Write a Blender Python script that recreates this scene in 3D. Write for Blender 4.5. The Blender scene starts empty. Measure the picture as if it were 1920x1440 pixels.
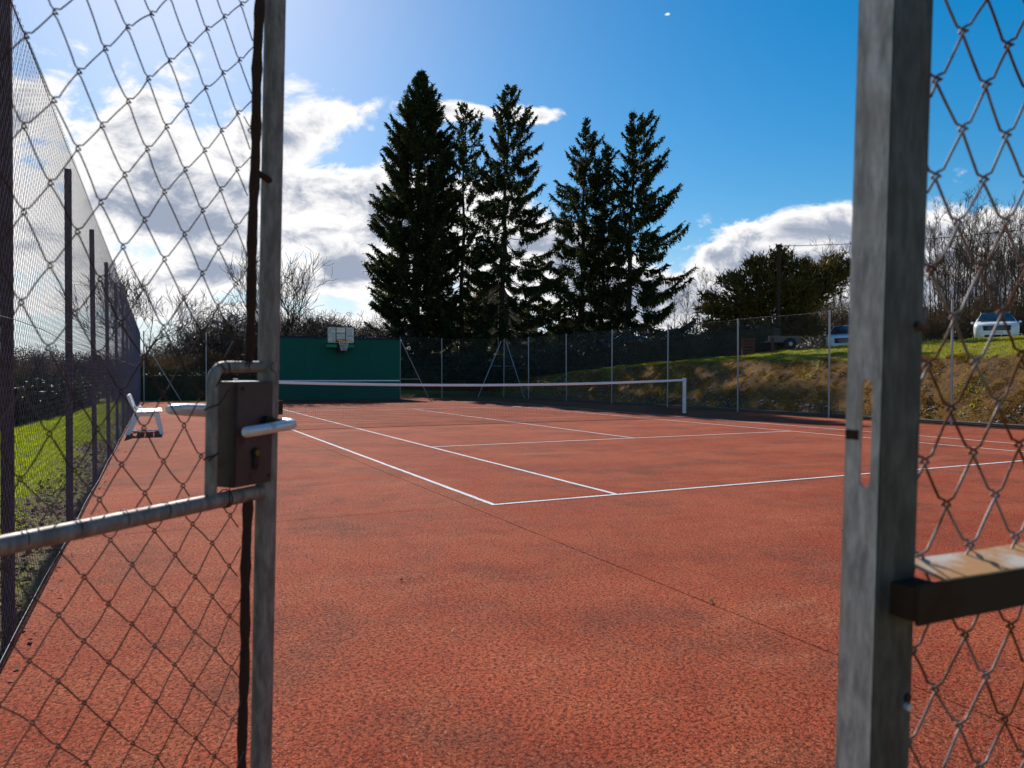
import bpy, bmesh, math, random
import numpy as np
from mathutils import Vector, Matrix

# ------------------------------------------------------------------ camera, sky, sun, exposure
SC = bpy.context.scene
COL = SC.collection
R_ = math.radians

CAM = np.array([-2.90729876, -6.27612501, 1.21602645])
FW = np.array([0.44350441, 0.89617139, -0.01344127])
RT = np.array([0.8962626, -0.44351916, 0.00202635])
UP = np.array([0.0041455, 0.0129456, 0.99990761])
cd = bpy.data.cameras.new('camera')
cam = bpy.data.objects.new('camera', cd)
COL.objects.link(cam)
cam.matrix_world = Matrix((( RT[0], UP[0], -FW[0], CAM[0]), (RT[1], UP[1], -FW[1], CAM[1]), (RT[2], UP[2], -FW[2], CAM[2]), (0, 0, 0, 1)))
cd.sensor_width = 36.0
cd.lens = 36.0 * 1408.94 / 1920.0
cd.clip_start = 0.05
cd.clip_end = 3000.0
cd.dof.use_dof = True
cd.dof.focus_distance = 13.0
cd.dof.aperture_fstop = 8.5
SC.camera = cam

SUN_EL, SUN_AZ = R_(31.5), R_(1.2)            # azimuth measured from +Y towards +X
SUN_DIR = Vector((math.sin(SUN_AZ) * math.cos(SUN_EL), math.cos(SUN_AZ) * math.cos(SUN_EL), math.sin(SUN_EL)))
sd = bpy.data.lights.new('sun', 'SUN')
sd.energy = 5.0
sd.angle = R_(0.55)
sd.color = (1.0, 0.94, 0.85)
sun = bpy.data.objects.new('sun', sd)
COL.objects.link(sun)
sun.rotation_euler = (-SUN_DIR).to_track_quat('-Z', 'Y').to_euler()

SC.view_settings.view_transform = 'Standard'
SC.view_settings.look = 'None'
SC.view_settings.gamma = 1.0
SC.view_settings.use_curve_mapping = False
SC.view_settings.exposure = 0.38

SKY_STRENGTH = 0.06
CLOUD_WHITE = 0.80 / SKY_STRENGTH
world = bpy.data.worlds.new('World')
SC.world = world
world.use_nodes = True


class NT:
    """small helper for building node trees"""
    def __init__(s, nt):
        s.t = nt
        s.n = nt.nodes
        s.l = nt.links
    def node(s, typ, **kw):
        n = s.n.new(typ)
        for k, v in kw.items():
            setattr(n, k, v)
        return n
    def put(s, sock, v):
        if isinstance(v, bpy.types.NodeSocket):
            s.l.new(v, sock)
        elif v is not None:
            sock.default_value = v
    def m(s, op, a, b=None, c=None, clamp=False):
        n = s.node('ShaderNodeMath', operation=op, use_clamp=clamp)
        s.put(n.inputs[0], a)
        if b is not None: s.put(n.inputs[1], b)
        if c is not None: s.put(n.inputs[2], c)
        return n.outputs[0]
    def vm(s, op, a, b=None):
        n = s.node('ShaderNodeVectorMath', operation=op)
        s.put(n.inputs[0], a)
        if b is not None: s.put(n.inputs[1], b)
        return n.outputs[0]
    def noise(s, vec, scale, detail=4.0, rough=0.55, w=None, dist=0.0):
        n = s.node('ShaderNodeTexNoise')
        if vec is not None: s.l.new(vec, n.inputs['Vector'])
        n.inputs['Scale'].default_value = scale
        n.inputs['Detail'].default_value = detail
        n.inputs['Roughness'].default_value = rough
        n.inputs['Distortion'].default_value = dist
        return n.outputs['Fac']
    def noise2(s, vec, scale, detail=4.0, rough=0.55):
        n = s.node('ShaderNodeTexNoise', noise_dimensions='2D')
        s.l.new(vec, n.inputs['Vector'])
        n.inputs['Scale'].default_value = scale
        n.inputs['Detail'].default_value = detail
        n.inputs['Roughness'].default_value = rough
        return n.outputs['Fac']
    def voro(s, vec, scale, feature='F1', out='Distance', rnd=1.0):
        n = s.node('ShaderNodeTexVoronoi', feature=feature)
        if vec is not None: s.l.new(vec, n.inputs['Vector'])
        n.inputs['Scale'].default_value = scale
        n.inputs['Randomness'].default_value = rnd
        return n.outputs[out]
    def voro2(s, vec, scale):
        n = s.node('ShaderNodeTexVoronoi', voronoi_dimensions='2D', feature='F1')
        s.l.new(vec, n.inputs['Vector'])
        n.inputs['Scale'].default_value = scale
        return n.outputs['Distance']
    def ss(s, x, a, b, lo=0.0, hi=1.0):
        n = s.node('ShaderNodeMapRange', interpolation_type='SMOOTHSTEP')
        s.put(n.inputs[0], x)
        n.inputs[1].default_value = a; n.inputs[2].default_value = b
        n.inputs[3].default_value = lo; n.inputs[4].default_value = hi
        return n.outputs[0]
    def lin(s, x, a, b, lo=0.0, hi=1.0):
        n = s.node('ShaderNodeMapRange')
        s.put(n.inputs[0], x)
        n.inputs[1].default_value = a; n.inputs[2].default_value = b
        n.inputs[3].default_value = lo; n.inputs[4].default_value = hi
        return n.outputs[0]
    def mix(s, f, a, b, blend='MIX'):
        n = s.node('ShaderNodeMix', data_type='RGBA', blend_type=blend)
        s.put(n.inputs[0], f)
        s.put(n.inputs[6], a if isinstance(a, bpy.types.NodeSocket) else (*a, 1.0)[:4])
        s.put(n.inputs[7], b if isinstance(b, bpy.types.NodeSocket) else (*b, 1.0)[:4])
        return n.outputs[2]


def build_world():
    w = NT(world.node_tree)
    w.n.clear()
    out = w.node('ShaderNodeOutputWorld')
    bg = w.node('ShaderNodeBackground')
    bg.inputs[1].default_value = SKY_STRENGTH
    w.l.new(bg.outputs[0], out.inputs[0])
    sky = w.node('ShaderNodeTexSky', sky_type='NISHITA')
    sky.sun_disc = False
    sky.sun_elevation = SUN_EL
    sky.sun_rotation = SUN_AZ
    sky.altitude = 150.0
    sky.air_density = 1.0
    sky.dust_density = 0.40
    sky.ozone_density = 3.0
    gm = w.node('ShaderNodeGamma')
    gm.inputs[1].default_value = 0.80
    w.l.new(sky.outputs[0], gm.inputs[0])
    hs = w.node('ShaderNodeHueSaturation')
    hs.inputs['Hue'].default_value = 0.497
    hs.inputs['Saturation'].default_value = 1.70
    hs.inputs['Value'].default_value = 2.10
    w.l.new(gm.outputs[0], hs.inputs['Color'])
    tc = w.node('ShaderNodeTexCoord')
    d = w.vm('NORMALIZE', tc.outputs['Generated'])
    sep = w.node('ShaderNodeSeparateXYZ')
    w.l.new(d, sep.inputs[0])
    az = w.m('MULTIPLY', w.m('ARCTAN2', sep.outputs[0], sep.outputs[1]), 57.2958)
    el = w.m('MULTIPLY', w.m('ARCSINE', sep.outputs[2]), 57.2958)
    # pale haze low over the horizon
    hz = w.ss(el, 11.0, -1.0)
    air = w.mix(w.m('MULTIPLY', hz, 0.92), hs.outputs[0], (CLOUD_WHITE * 0.62, CLOUD_WHITE * 0.74, CLOUD_WHITE * 0.88))
    # noise lives on the sphere of directions, flattened a little so that the clouds are wider than tall
    mp = w.node('ShaderNodeMapping')
    mp.inputs['Scale'].default_value = (1.0, 1.0, 1.7)
    mp.inputs['Location'].default_value = (3.1, 1.7, 0.4)
    w.l.new(d, mp.inputs[0])
    nz = w.noise(mp.outputs[0], 11.0, 10.0, 0.62, dist=0.35)
    nz2 = w.noise(mp.outputs[0], 4.2, 4.0, 0.5)
    # cumulus banks: (azimuth, elevation, half width, half height, amount) in degrees
    banks = [(1.5, 12.3, 5.5, 3.2, 1.25), (7.5, 13.5, 4.5, 3.0, 1.2), (13.5, 12.6, 4.0, 2.2, 1.2), (18.0, 11.5, 5.0, 2.4, 1.05),
             (3.0, 7.0, 9.0, 1.5, 0.8), (12.5, 7.0, 5.5, 1.6, 0.95), (20.5, 6.0, 6.0, 1.8, 0.8), (-9.0, 12.0, 6.0, 5.0, 1.1),
             (13.4, 18.3, 3.2, 1.5, 1.2), (20.0, 19.0, 3.0, 0.8, 0.85), (24.0, 19.0, 3.2, 0.9, 0.85), (28.6, 18.9, 2.2, 0.8, 0.85),
             (41.5, 9.0, 2.6, 1.9, 1.2), (46.5, 9.5, 3.4, 2.1, 1.25), (52.5, 8.8, 5.0, 2.1, 1.2), (60.0, 8.6, 6.0, 2.0, 1.15),
             (38.0, 6.0, 6.0, 1.6, 0.7), (50.0, 5.0, 14.0, 1.5, 0.8), (57.9, 13.2, 1.3, 1.0, 0.62), (-4.0, 19.8, 1.5, 1.3, 0.55),
             (0.5, 18.0, 1.5, 1.2, 0.2), (37.9, 25.0, 0.30, 0.13, 0.72), (9.5, 16.8, 2.4, 0.8, 0.7), (31.0, 6.5, 5.0, 2.2, 0.85), (-5.0, 4.5, 8.0, 1.3, 0.9), (6.0, 4.0, 6.0, 1.0, 0.85), (16.0, 3.6, 6.0, 1.0, 0.8), (8.0, 9.8, 7.0, 1.6, 0.55), (31.0, 9.0, 5.0, 2.2, 0.9), (3.0, 20.0, 9.0, 3.2, 0.46), (-6.0, 17.5, 4.0, 2.0, 0.6), (23.5, 13.8, 4.0, 2.2, 0.75), (27.0, 10.0, 4.0, 2.5, 0.8), (56.0, 5.5, 9.0, 2.0, 0.9), (40.0, 4.5, 9.0, 1.6, 0.75)]
    tot = None
    for a0, e0, sa, se, amp in banks:
        qa = w.m('POWER', w.m('MULTIPLY', w.m('SUBTRACT', az, a0), 1.0 / sa), 2.0)
        # flat below, rounded above
        qe = w.m('POWER', w.m('MULTIPLY', w.m('SUBTRACT', el, e0), 1.0 / se), 2.0)
        g = w.m('MULTIPLY', w.m('EXPONENT', w.m('MULTIPLY', w.m('ADD', qa, qe), -0.8)), amp)
        tot = g if tot is None else w.m('ADD', tot, g)
    # the same kind of broken cumulus goes on round the rest of the horizon
    ring_e = w.m('EXPONENT', w.m('MULTIPLY', w.m('POWER', w.m('MULTIPLY', w.m('SUBTRACT', el, 10.0), 1 / 4.5), 2.0), -0.8))
    off_l = w.ss(az, -8.0, -20.0)
    off_r = w.ss(az, 64.0, 76.0)
    ring = w.m('MULTIPLY', w.m('MULTIPLY', ring_e, w.m('MAXIMUM', off_l, off_r)), w.ss(nz2, 0.35, 0.6, 0.35, 1.2))
    tot = w.m('ADD', w.m('MINIMUM', tot, 1.5), ring)
    nsum = w.m('ADD', w.m('MULTIPLY', w.m('SUBTRACT', nz, 0.5), 3.2), w.m('MULTIPLY', w.m('SUBTRACT', nz2, 0.5), 1.5))
    nsum = w.m('MULTIPLY', nsum, w.m('MULTIPLY_ADD', tot, 1.3, 0.15, clamp=True))
    dens = w.m('SUBTRACT', w.m('ADD', tot, nsum), 0.50)
    alpha = w.ss(dens, -0.02, 0.42)
    alpha = w.m('MULTIPLY', alpha, w.ss(el, -1.0, 2.0))
    # thick middles are grey against the light, thin rims and tops are white
    thick = w.ss(w.m('ADD', dens, w.m('MULTIPLY', w.m('SUBTRACT', nz, 0.5), 0.8)), 0.50, 1.30)
    lit = w.mix(thick, (CLOUD_WHITE * 1.0, CLOUD_WHITE * 0.985, CLOUD_WHITE * 0.985), (CLOUD_WHITE * 0.34, CLOUD_WHITE * 0.39, CLOUD_WHITE * 0.50))
    # hazy glow of the air itself near the sun direction
    c = w.mix(alpha, air, lit)
    w.l.new(c, bg.inputs[0])


build_world()

# ------------------------------------------------------------------ helpers
rng = np.random.default_rng(7)
random.seed(7)


def link(o, parent=None):
    COL.objects.link(o)
    if parent is not None:
        o.parent = parent
    return o


def tag(o, label=None, cat=None, group=None, kind=None):
    if label: o['label'] = label
    if cat: o['category'] = cat
    if group: o['group'] = group
    if kind: o['kind'] = kind
    return o


def thing(name, label, cat, loc=(0, 0, 0), rz=0.0, group=None, kind=None):
    o = bpy.data.objects.new(name, None)
    o.empty_display_size = 0.2
    o.location = loc
    o.rotation_euler = (0, 0, rz)
    COL.objects.link(o)
    return tag(o, label, cat, group, kind)


def copy_tree(o, parent=None):
    c = o.copy()
    COL.objects.link(c)
    c.parent = parent
    for ch in list(o.children):
        copy_tree(ch, c)
    return c


def np_mesh(name, V, F, mat=None, smooth=False):
    """V (N,3); F (M,k) with one k"""
    me = bpy.data.meshes.new(name)
    V = np.ascontiguousarray(V, dtype=np.float32)
    F = np.ascontiguousarray(F, dtype=np.int32)
    k = F.shape[1]
    me.vertices.add(len(V))
    me.vertices.foreach_set('co', V.ravel())
    me.loops.add(F.size)
    me.loops.foreach_set('vertex_index', F.ravel())
    me.polygons.add(len(F))
    me.polygons.foreach_set('loop_start', np.arange(0, F.size, k, dtype=np.int32))
    me.polygons.foreach_set('loop_total', np.full(len(F), k, dtype=np.int32))
    me.polygons.foreach_set('use_smooth', np.full(len(F), bool(smooth)))
    me.update(calc_edges=True)
    me.validate()
    if mat is not None:
        me.materials.append(mat)
    return me


class MB:
    """collects quads and triangles as numpy blocks; build() links ONE mesh object"""
    def __init__(s):
        s.V = []; s.F = []; s.n = 0
    def add(s, V, F):
        V = np.asarray(V, float).reshape(-1, 3)
        s.V.append(V)
        for f in F if isinstance(F, list) else [F]:
            f = np.asarray(f, int)
            s.F.append(f + s.n)
        s.n += len(V)
        return s
    def tube(s, P, r, sides=6, caps=True, ref=None):
        P = np.asarray(P, float)
        K = len(P)
        r = np.broadcast_to(np.asarray(r, float), (K,))
        T = np.empty_like(P)
        T[1:-1] = P[2:] - P[:-2]
        T[0] = P[1] - P[0]; T[-1] = P[-1] - P[-2]
        T /= np.linalg.norm(T, axis=1)[:, None] + 1e-12
        if ref is None:
            m = np.abs(T).mean(0)
            ref = np.eye(3)[int(np.argmin(m))]
        N = np.cross(T, ref); N /= np.linalg.norm(N, axis=1)[:, None] + 1e-9
        B = np.cross(T, N)
        a = np.arange(sides) * 2 * np.pi / sides + (np.pi / 4 if sides == 4 else 0.3)
        ring = P[:, None, :] + r[:, None, None] * (np.cos(a)[None, :, None] * N[:, None, :] + np.sin(a)[None, :, None] * B[:, None, :])
        i = np.arange(K - 1)[:, None] * sides
        j = np.arange(sides)[None, :]
        j2 = (j + 1) % sides
        q = np.stack([i + j, i + j2, i + sides + j2, i + sides + j], -1).reshape(-1, 4)
        F = [q]
        s.add(ring.reshape(-1, 3), F)
        if caps and sides >= 4:
            n0 = s.n
            s.add(ring[0], [np.array([[0, k + 1, k] for k in range(1, sides - 1)])])
            s.add(ring[-1], [np.array([[0, k, k + 1] for k in range(1, sides - 1)])])
        return s
    def box(s, c, size, M=None):
        x, y, z = np.asarray(size, float) / 2
        V = np.array([[-x, -y, -z], [x, -y, -z], [x, y, -z], [-x, y, -z], [-x, -y, z], [x, -y, z], [x, y, z], [-x, y, z]])
        if M is not None:
            V = V @ np.asarray(M, float).T
        s.add(V + np.asarray(c, float), [np.array([[0, 3, 2, 1], [4, 5, 6, 7], [0, 1, 5, 4], [1, 2, 6, 5], [2, 3, 7, 6], [3, 0, 4, 7]])])
        return s
    def prism(s, poly, axis_a, axis_b, ext, origin=(0, 0, 0)):
        """convex polygon (list of 2D) in plane axis_a, axis_b; extruded by vector ext"""
        A = np.asarray(axis_a, float); B = np.asarray(axis_b, float); E = np.asarray(ext, float); O = np.asarray(origin, float)
        P = np.array([O + p[0] * A + p[1] * B for p in poly])
        n = len(P)
        V = np.vstack([P, P + E])
        q = np.array([[k, (k + 1) % n, n + (k + 1) % n, n + k] for k in range(n)])
        t0 = np.array([[0, k + 1, k] for k in range(1, n - 1)])
        t1 = np.array([[n, n + k, n + k + 1] for k in range(1, n - 1)])
        s.add(V, [q, t0, t1])
        return s
    def cyl(s, c, axis, r, h, sides=14):
        c = np.asarray(c, float); a = np.asarray(axis, float); a = a / np.linalg.norm(a)
        return s.tube(np.array([c - a * h / 2, c + a * h / 2]), r, sides)
    def mesh(s, name, mat=None, smooth=False, xf=None):
        V = np.vstack(s.V)
        if xf is not None:
            V = xf(V)
        ks = sorted({f.shape[1] for f in s.F})
        me = bpy.data.meshes.new(name)
        me.vertices.add(len(V))
        me.vertices.foreach_set('co', np.ascontiguousarray(V, np.float32).ravel())
        loops = []; starts = []; tots = []; at = 0
        for k in ks:
            f = np.vstack([f for f in s.F if f.shape[1] == k]).astype(np.int32)
            loops.append(f.ravel())
            starts.append(at + np.arange(len(f), dtype=np.int32) * k)
            tots.append(np.full(len(f), k, np.int32))
            at += f.size
        L = np.concatenate(loops)
        me.loops.add(len(L)); me.loops.foreach_set('vertex_index', L)
        S = np.concatenate(starts)
        me.polygons.add(len(S))
        me.polygons.foreach_set('loop_start', S.astype(np.int32))
        me.polygons.foreach_set('loop_total', np.concatenate(tots))
        me.polygons.foreach_set('use_smooth', np.full(len(S), bool(smooth)))
        me.update(calc_edges=True)
        if mat is not None:
            me.materials.append(mat)
        return me
    def build(s, name, mat, parent=None, smooth=False, kind=None, bevel=0.0, xf=None, segs=2):
        o = bpy.data.objects.new(name, s.mesh(name, mat, smooth, xf))
        link(o, parent)
        if kind: o['kind'] = kind
        if bevel > 0:
            bm = bmesh.new(); bm.from_mesh(o.data)
            bmesh.ops.remove_doubles(bm, verts=bm.verts, dist=1e-5)
            bmesh.ops.bevel(bm, geom=bm.edges[:], offset=bevel, segments=segs, affect='EDGES', clamp_overlap=True)
            bm.to_mesh(o.data); bm.free()
        return o


def rotz(a):
    return np.array([[math.cos(a), -math.sin(a), 0], [math.sin(a), math.cos(a), 0], [0, 0, 1]])


def frame_of(x, z=(0, 0, 1)):
    """matrix whose columns are x, z cross x, z"""
    x = np.asarray(x, float); x = x / np.linalg.norm(x)
    z = np.asarray(z, float)
    y = np.cross(z, x); y /= np.linalg.norm(y)
    z = np.cross(x, y)
    return np.stack([x, y, z], 1)


# value noise for heights and scatter
_perm = np.random.default_rng(3).random((256, 256))
def vnoise(x, y):
    x = np.asarray(x, float); y = np.asarray(y, float)
    xi = np.floor(x).astype(int); yi = np.floor(y).astype(int)
    fx = x - xi; fy = y - yi
    fx = fx * fx * (3 - 2 * fx); fy = fy * fy * (3 - 2 * fy)
    g = lambda a, b: _perm[a % 256, b % 256]
    return (g(xi, yi) * (1 - fx) + g(xi + 1, yi) * fx) * (1 - fy) + (g(xi, yi + 1) * (1 - fx) + g(xi + 1, yi + 1) * fx) * fy
def fbm(x, y, o=4):
    t = 0; a = 0.5; f = 1.0
    for _ in range(o):
        t = t + a * (vnoise(x * f, y * f) - 0.5); a *= 0.5; f *= 2.03
    return t


# ------------------------------------------------------------------ materials
MATS = {}
def new_mat(name):
    m = bpy.data.materials.new(name)
    m.use_nodes = True
    t = NT(m.node_tree)
    b = t.n['Principled BSDF']
    MATS[name] = m
    return m, t, b


def simple(name, col, rough=0.6, metal=0.0, var=0.15, vscale=8.0, bump=0.0, bscale=60.0, spec=0.25, rust=None, rust_amt=0.5, rust_scale=9.0):
    m, t, b = new_mat(name)
    tc = t.node('ShaderNodeTexCoord')
    n = t.noise(tc.outputs['Object'], vscale, 5.0, 0.6)
    lo = tuple(c * (1 - var) for c in col); hi = tuple(min(1, c * (1 + var)) for c in col)
    c = t.mix(n, lo, hi)
    rgh = t.lin(n, 0.2, 0.8, max(0.02, rough - 0.08), min(1, rough + 0.08))
    if rust is not None:
        n2 = t.noise(tc.outputs['Object'], rust_scale, 7.0, 0.65)
        f = t.ss(n2, 1 - rust_amt - 0.10, 1 - rust_amt + 0.08)
        c = t.mix(f, c, rust)
        rgh = t.m('MAXIMUM', rgh, t.m('MULTIPLY', f, 0.9))
        if metal:
            t.put(b.inputs['Metallic'], t.m('MULTIPLY', t.m('SUBTRACT', 1.0, f), metal))
    else:
        b.inputs['Metallic'].default_value = metal
    t.put(b.inputs['Base Color'], c)
    t.put(b.inputs['Roughness'], rgh)
    b.inputs['Specular IOR Level'].default_value = spec
    if bump:
        bn = t.node('ShaderNodeBump')
        bn.inputs['Strength'].default_value = bump
        bn.inputs['Distance'].default_value = 0.01
        t.l.new(t.noise(tc.outputs['Object'], bscale, 4.0, 0.6), bn.inputs['Height'])
        t.l.new(bn.outputs[0], b.inputs['Normal'])
    return m


def court_material(name, line=False):
    m, t, b = new_mat(name)
    g = t.node('ShaderNodeNewGeometry')
    P = g.outputs['Position']
    big = t.noise2(P, 0.55, 5.0, 0.6)
    mid = t.noise2(P, 3.2, 6.0, 0.65)
    fine = t.noise2(P, 150.0, 3.0, 0.8)
    vc = t.node('ShaderNodeTexVoronoi', voronoi_dimensions='2D', feature='F1')
    t.l.new(P, vc.inputs['Vector']); vc.inputs['Scale'].default_value = 150.0
    cell = vc.outputs['Distance']
    cs = t.node('ShaderNodeSeparateColor'); t.l.new(vc.outputs['Color'], cs.inputs[0])
    base = t.mix(t.ss(big, 0.3, 0.7), (0.325, 0.054, 0.022), (0.425, 0.088, 0.038))
    base = t.mix(t.m('MULTIPLY', t.ss(mid, 0.35, 0.75), 0.5), base, (0.40, 0.112, 0.048))
    # dull grey-brown wear stains
    st = t.m('MULTIPLY', t.ss(t.m('ADD', t.noise2(P, 0.9, 9.0, 0.75), t.m('MULTIPLY', t.m('SUBTRACT', fine, 0.5), 0.5)), 0.44, 0.76), 0.80)
    base = t.mix(st, base, (0.150, 0.052, 0.032))
    gs = t.m('MULTIPLY', t.ss(t.m('ADD', t.noise2(P, 2.3, 8.0, 0.75), t.m('MULTIPLY', t.m('SUBTRACT', fine, 0.5), 0.6)), 0.60, 0.82), 0.6)
    base = t.mix(gs, base, (0.085, 0.052, 0.040))
    # pale dusty scuffs running across the court
    sm = t.node('ShaderNodeMapping'); sm.inputs['Scale'].default_value = (0.35, 1.5, 1.0); sm.inputs['Rotation'].default_value = (0, 0, 0.06)
    t.l.new(P, sm.inputs[0])
    dust = t.m('MULTIPLY', t.ss(t.m('ADD', t.noise2(sm.outputs[0], 1.0, 8.0, 0.72), t.m('MULTIPLY', t.m('SUBTRACT', fine, 0.5), 0.35)), 0.50, 0.80), 0.42)
    base = t.mix(dust, base, (0.54, 0.200, 0.105))
    grain = t.m('MULTIPLY', t.lin(fine, 0.2, 0.8, 0.55, 1.45), t.lin(cs.outputs[0], 0.0, 1.0, 0.65, 1.35))
    gr = t.node('ShaderNodeVectorMath', operation='SCALE')
    t.l.new(base, gr.inputs[0]); t.l.new(grain, gr.inputs['Scale'])
    col = gr.outputs[0]
    # the open pores between the grains
    pore = t.ss(t.noise2(P, 58.0, 5.0, 0.80), 0.52, 0.60)
    col = t.mix(t.m('MULTIPLY', pore, 0.84), col, (0.070, 0.012, 0.006))
    col = t.mix(t.m('MULTIPLY', t.ss(cs.outputs[1], 0.972, 0.990), 0.45), col, (0.56, 0.28, 0.17))
    if line:
        worn = t.m('MAXIMUM', t.m('MULTIPLY', pore, 0.70), t.ss(t.noise2(P, 9.0, 6.0, 0.7), 0.60, 0.74, 0.0, 0.6))
        col = t.mix(worn, (0.80, 0.78, 0.78), col)
    t.put(b.inputs['Base Color'], col)
    b.inputs['Roughness'].default_value = 0.95
    b.inputs['Specular IOR Level'].default_value = 0.12
    h = t.m('ADD', t.m('MULTIPLY', t.m('SUBTRACT', 1.0, pore), 0.6), t.m('ADD', t.m('MULTIPLY', t.m('SUBTRACT', 1.0, cell), 0.7), t.m('MULTIPLY', fine, 0.5)))
    bn = t.node('ShaderNodeBump')
    bn.inputs['Strength'].default_value = 0.5 if line else 0.85
    bn.inputs['Distance'].default_value = 0.0045
    t.l.new(h, bn.inputs['Height'])
    t.l.new(bn.outputs[0], b.inputs['Normal'])
    return m


def earth_material(name, kind):
    m, t, b = new_mat(name)
    g = t.node('ShaderNodeNewGeometry')
    P = g.outputs['Position']
    n1 = t.noise(P, 1.3, 6.0, 0.65); n2 = t.noise(P, 6.0, 6.0, 0.7); n3 = t.noise(P, 40.0, 4.0, 0.7)
    if kind == 'bank':
        c = t.mix(t.ss(n2, 0.3, 0.7), (0.032, 0.015, 0.006), (0.150, 0.070, 0.026))
        c = t.mix(t.m('MULTIPLY', t.ss(t.m('ADD', t.m('MULTIPLY', n1, 0.45), t.m('MULTIPLY', t.noise(P, 11.0, 8.0, 0.75), 0.55)), 0.44, 0.56), 0.85), c, t.mix(t.ss(n3, 0.35, 0.65), (0.085, 0.046, 0.004), (0.330, 0.155, 0.008)))
        c = t.mix(t.m('MULTIPLY', t.ss(t.noise(P, 28.0, 3.0, 0.6), 0.66, 0.72), 0.7), c, (0.40, 0.36, 0.31))
        hb = 0.06
    elif kind == 'grass':
        c = t.mix(t.ss(n2, 0.3, 0.7), (0.085, 0.110, 0.006), (0.240, 0.225, 0.016))
        c = t.mix(t.m('MULTIPLY', t.ss(n1, 0.5, 0.7), 0.5), c, (0.150, 0.130, 0.035))
        hb = 0.03
    elif kind == 'litter':
        c = t.mix(t.ss(n2, 0.3, 0.7), (0.048, 0.028, 0.013), (0.150, 0.085, 0.040))
        c = t.mix(t.m('MULTIPLY', t.ss(n1, 0.42, 0.58), 0.8), c, (0.130, 0.150, 0.012))
        hb = 0.03
    else:
        c = t.mix(t.ss(n2, 0.3, 0.7), (0.130, 0.090, 0.055), (0.270, 0.200, 0.130))
        hb = 0.03
    t.put(b.inputs['Base Color'], c)
    b.inputs['Roughness'].default_value = 0.95
    b.inputs['Specular IOR Level'].default_value = 0.2
    bn = t.node('ShaderNodeBump'); bn.inputs['Strength'].default_value = 0.8; bn.inputs['Distance'].default_value = hb
    t.l.new(t.m('ADD', n2, t.m('MULTIPLY', n3, 0.6)), bn.inputs['Height'])
    t.l.new(bn.outputs[0], b.inputs['Normal'])
    return m


def leaf_material(name, c0, c1, rough=0.6, trans=0.25, spec=0.3, scale=2.5, tint=None):
    m, t, b = new_mat(name)
    g = t.node('ShaderNodeNewGeometry')
    ob = t.node('ShaderNodeObjectInfo')
    n = t.noise(g.outputs['Position'], scale, 4.0, 0.65)
    f = t.m('ADD', t.m('MULTIPLY', n, 0.8), t.m('MULTIPLY', g.outputs['Random Per Island'], 0.5))
    c = t.mix(t.ss(f, 0.3, 0.95), c0, c1)
    if tint is not None:
        c = t.mix(t.m('MULTIPLY', t.ss(t.noise(g.outputs['Position'], 0.9, 3.0, 0.6), 0.56, 0.68), 0.8), c, tint)
    t.put(b.inputs['Base Color'], c)
    b.inputs['Roughness'].default_value = rough
    b.inputs['Specular IOR Level'].default_value = spec
    if trans > 0:
        tr = t.node('ShaderNodeBsdfTranslucent')
        t.l.new(c, tr.inputs['Color'])
        mx = t.node('ShaderNodeMixShader'); mx.inputs[0].default_value = trans
        out = t.n['Material Output']
        t.l.new(b.outputs[0], mx.inputs[1]); t.l.new(tr.outputs[0], mx.inputs[2])
        t.l.new(mx.outputs[0], out.inputs[0])
    return m


def galv_material(name, dark=1.0, rust_amt=0.30, rs=14.0):
    """weathered galvanised steel: spangle, dull streaks, rust"""
    m, t, b = new_mat(name)
    tc = t.node('ShaderNodeTexCoord')
    P = tc.outputs['Object']
    mp = t.node('ShaderNodeMapping'); mp.inputs['Scale'].default_value = (1, 1, 0.25); mp.inputs['Rotation'].default_value = (0.5, 0.4, 0)
    t.l.new(P, mp.inputs[0])
    streak = t.noise(mp.outputs[0], 90.0, 5.0, 0.65)
    blot = t.noise(P, 28.0, 5.0, 0.6)
    sp = t.voro(P, 220.0, out='Color')
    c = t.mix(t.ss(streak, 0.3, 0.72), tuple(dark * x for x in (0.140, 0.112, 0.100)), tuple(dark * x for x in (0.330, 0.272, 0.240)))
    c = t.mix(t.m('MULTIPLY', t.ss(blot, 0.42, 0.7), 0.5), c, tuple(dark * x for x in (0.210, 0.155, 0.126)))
    mr = t.node('ShaderNodeMapping'); mr.inputs['Scale'].default_value = (1, 1, 0.18)
    t.l.new(P, mr.inputs[0])
    ru = t.ss(t.noise(mr.outputs[0], rs * 2.0, 6.0, 0.7), 1 - rust_amt - 0.06, 1 - rust_amt + 0.08)
    c = t.mix(ru, c, (0.10, 0.036, 0.014))
    t.put(b.inputs['Base Color'], c)
    t.put(b.inputs['Metallic'], t.m('MULTIPLY', t.m('SUBTRACT', 1.0, ru), 0.12))
    t.put(b.inputs['Roughness'], t.lin(blot, 0.3, 0.7, 0.48, 0.68))
    b.inputs['Specular IOR Level'].default_value = 0.22
    bn = t.node('ShaderNodeBump'); bn.inputs['Strength'].default_value = 0.35; bn.inputs['Distance'].default_value = 0.001
    t.l.new(t.m('ADD', streak, t.m('MULTIPLY', blot, 0.7)), bn.inputs['Height'])
    t.l.new(bn.outputs[0], b.inputs['Normal'])
    return m


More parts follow.
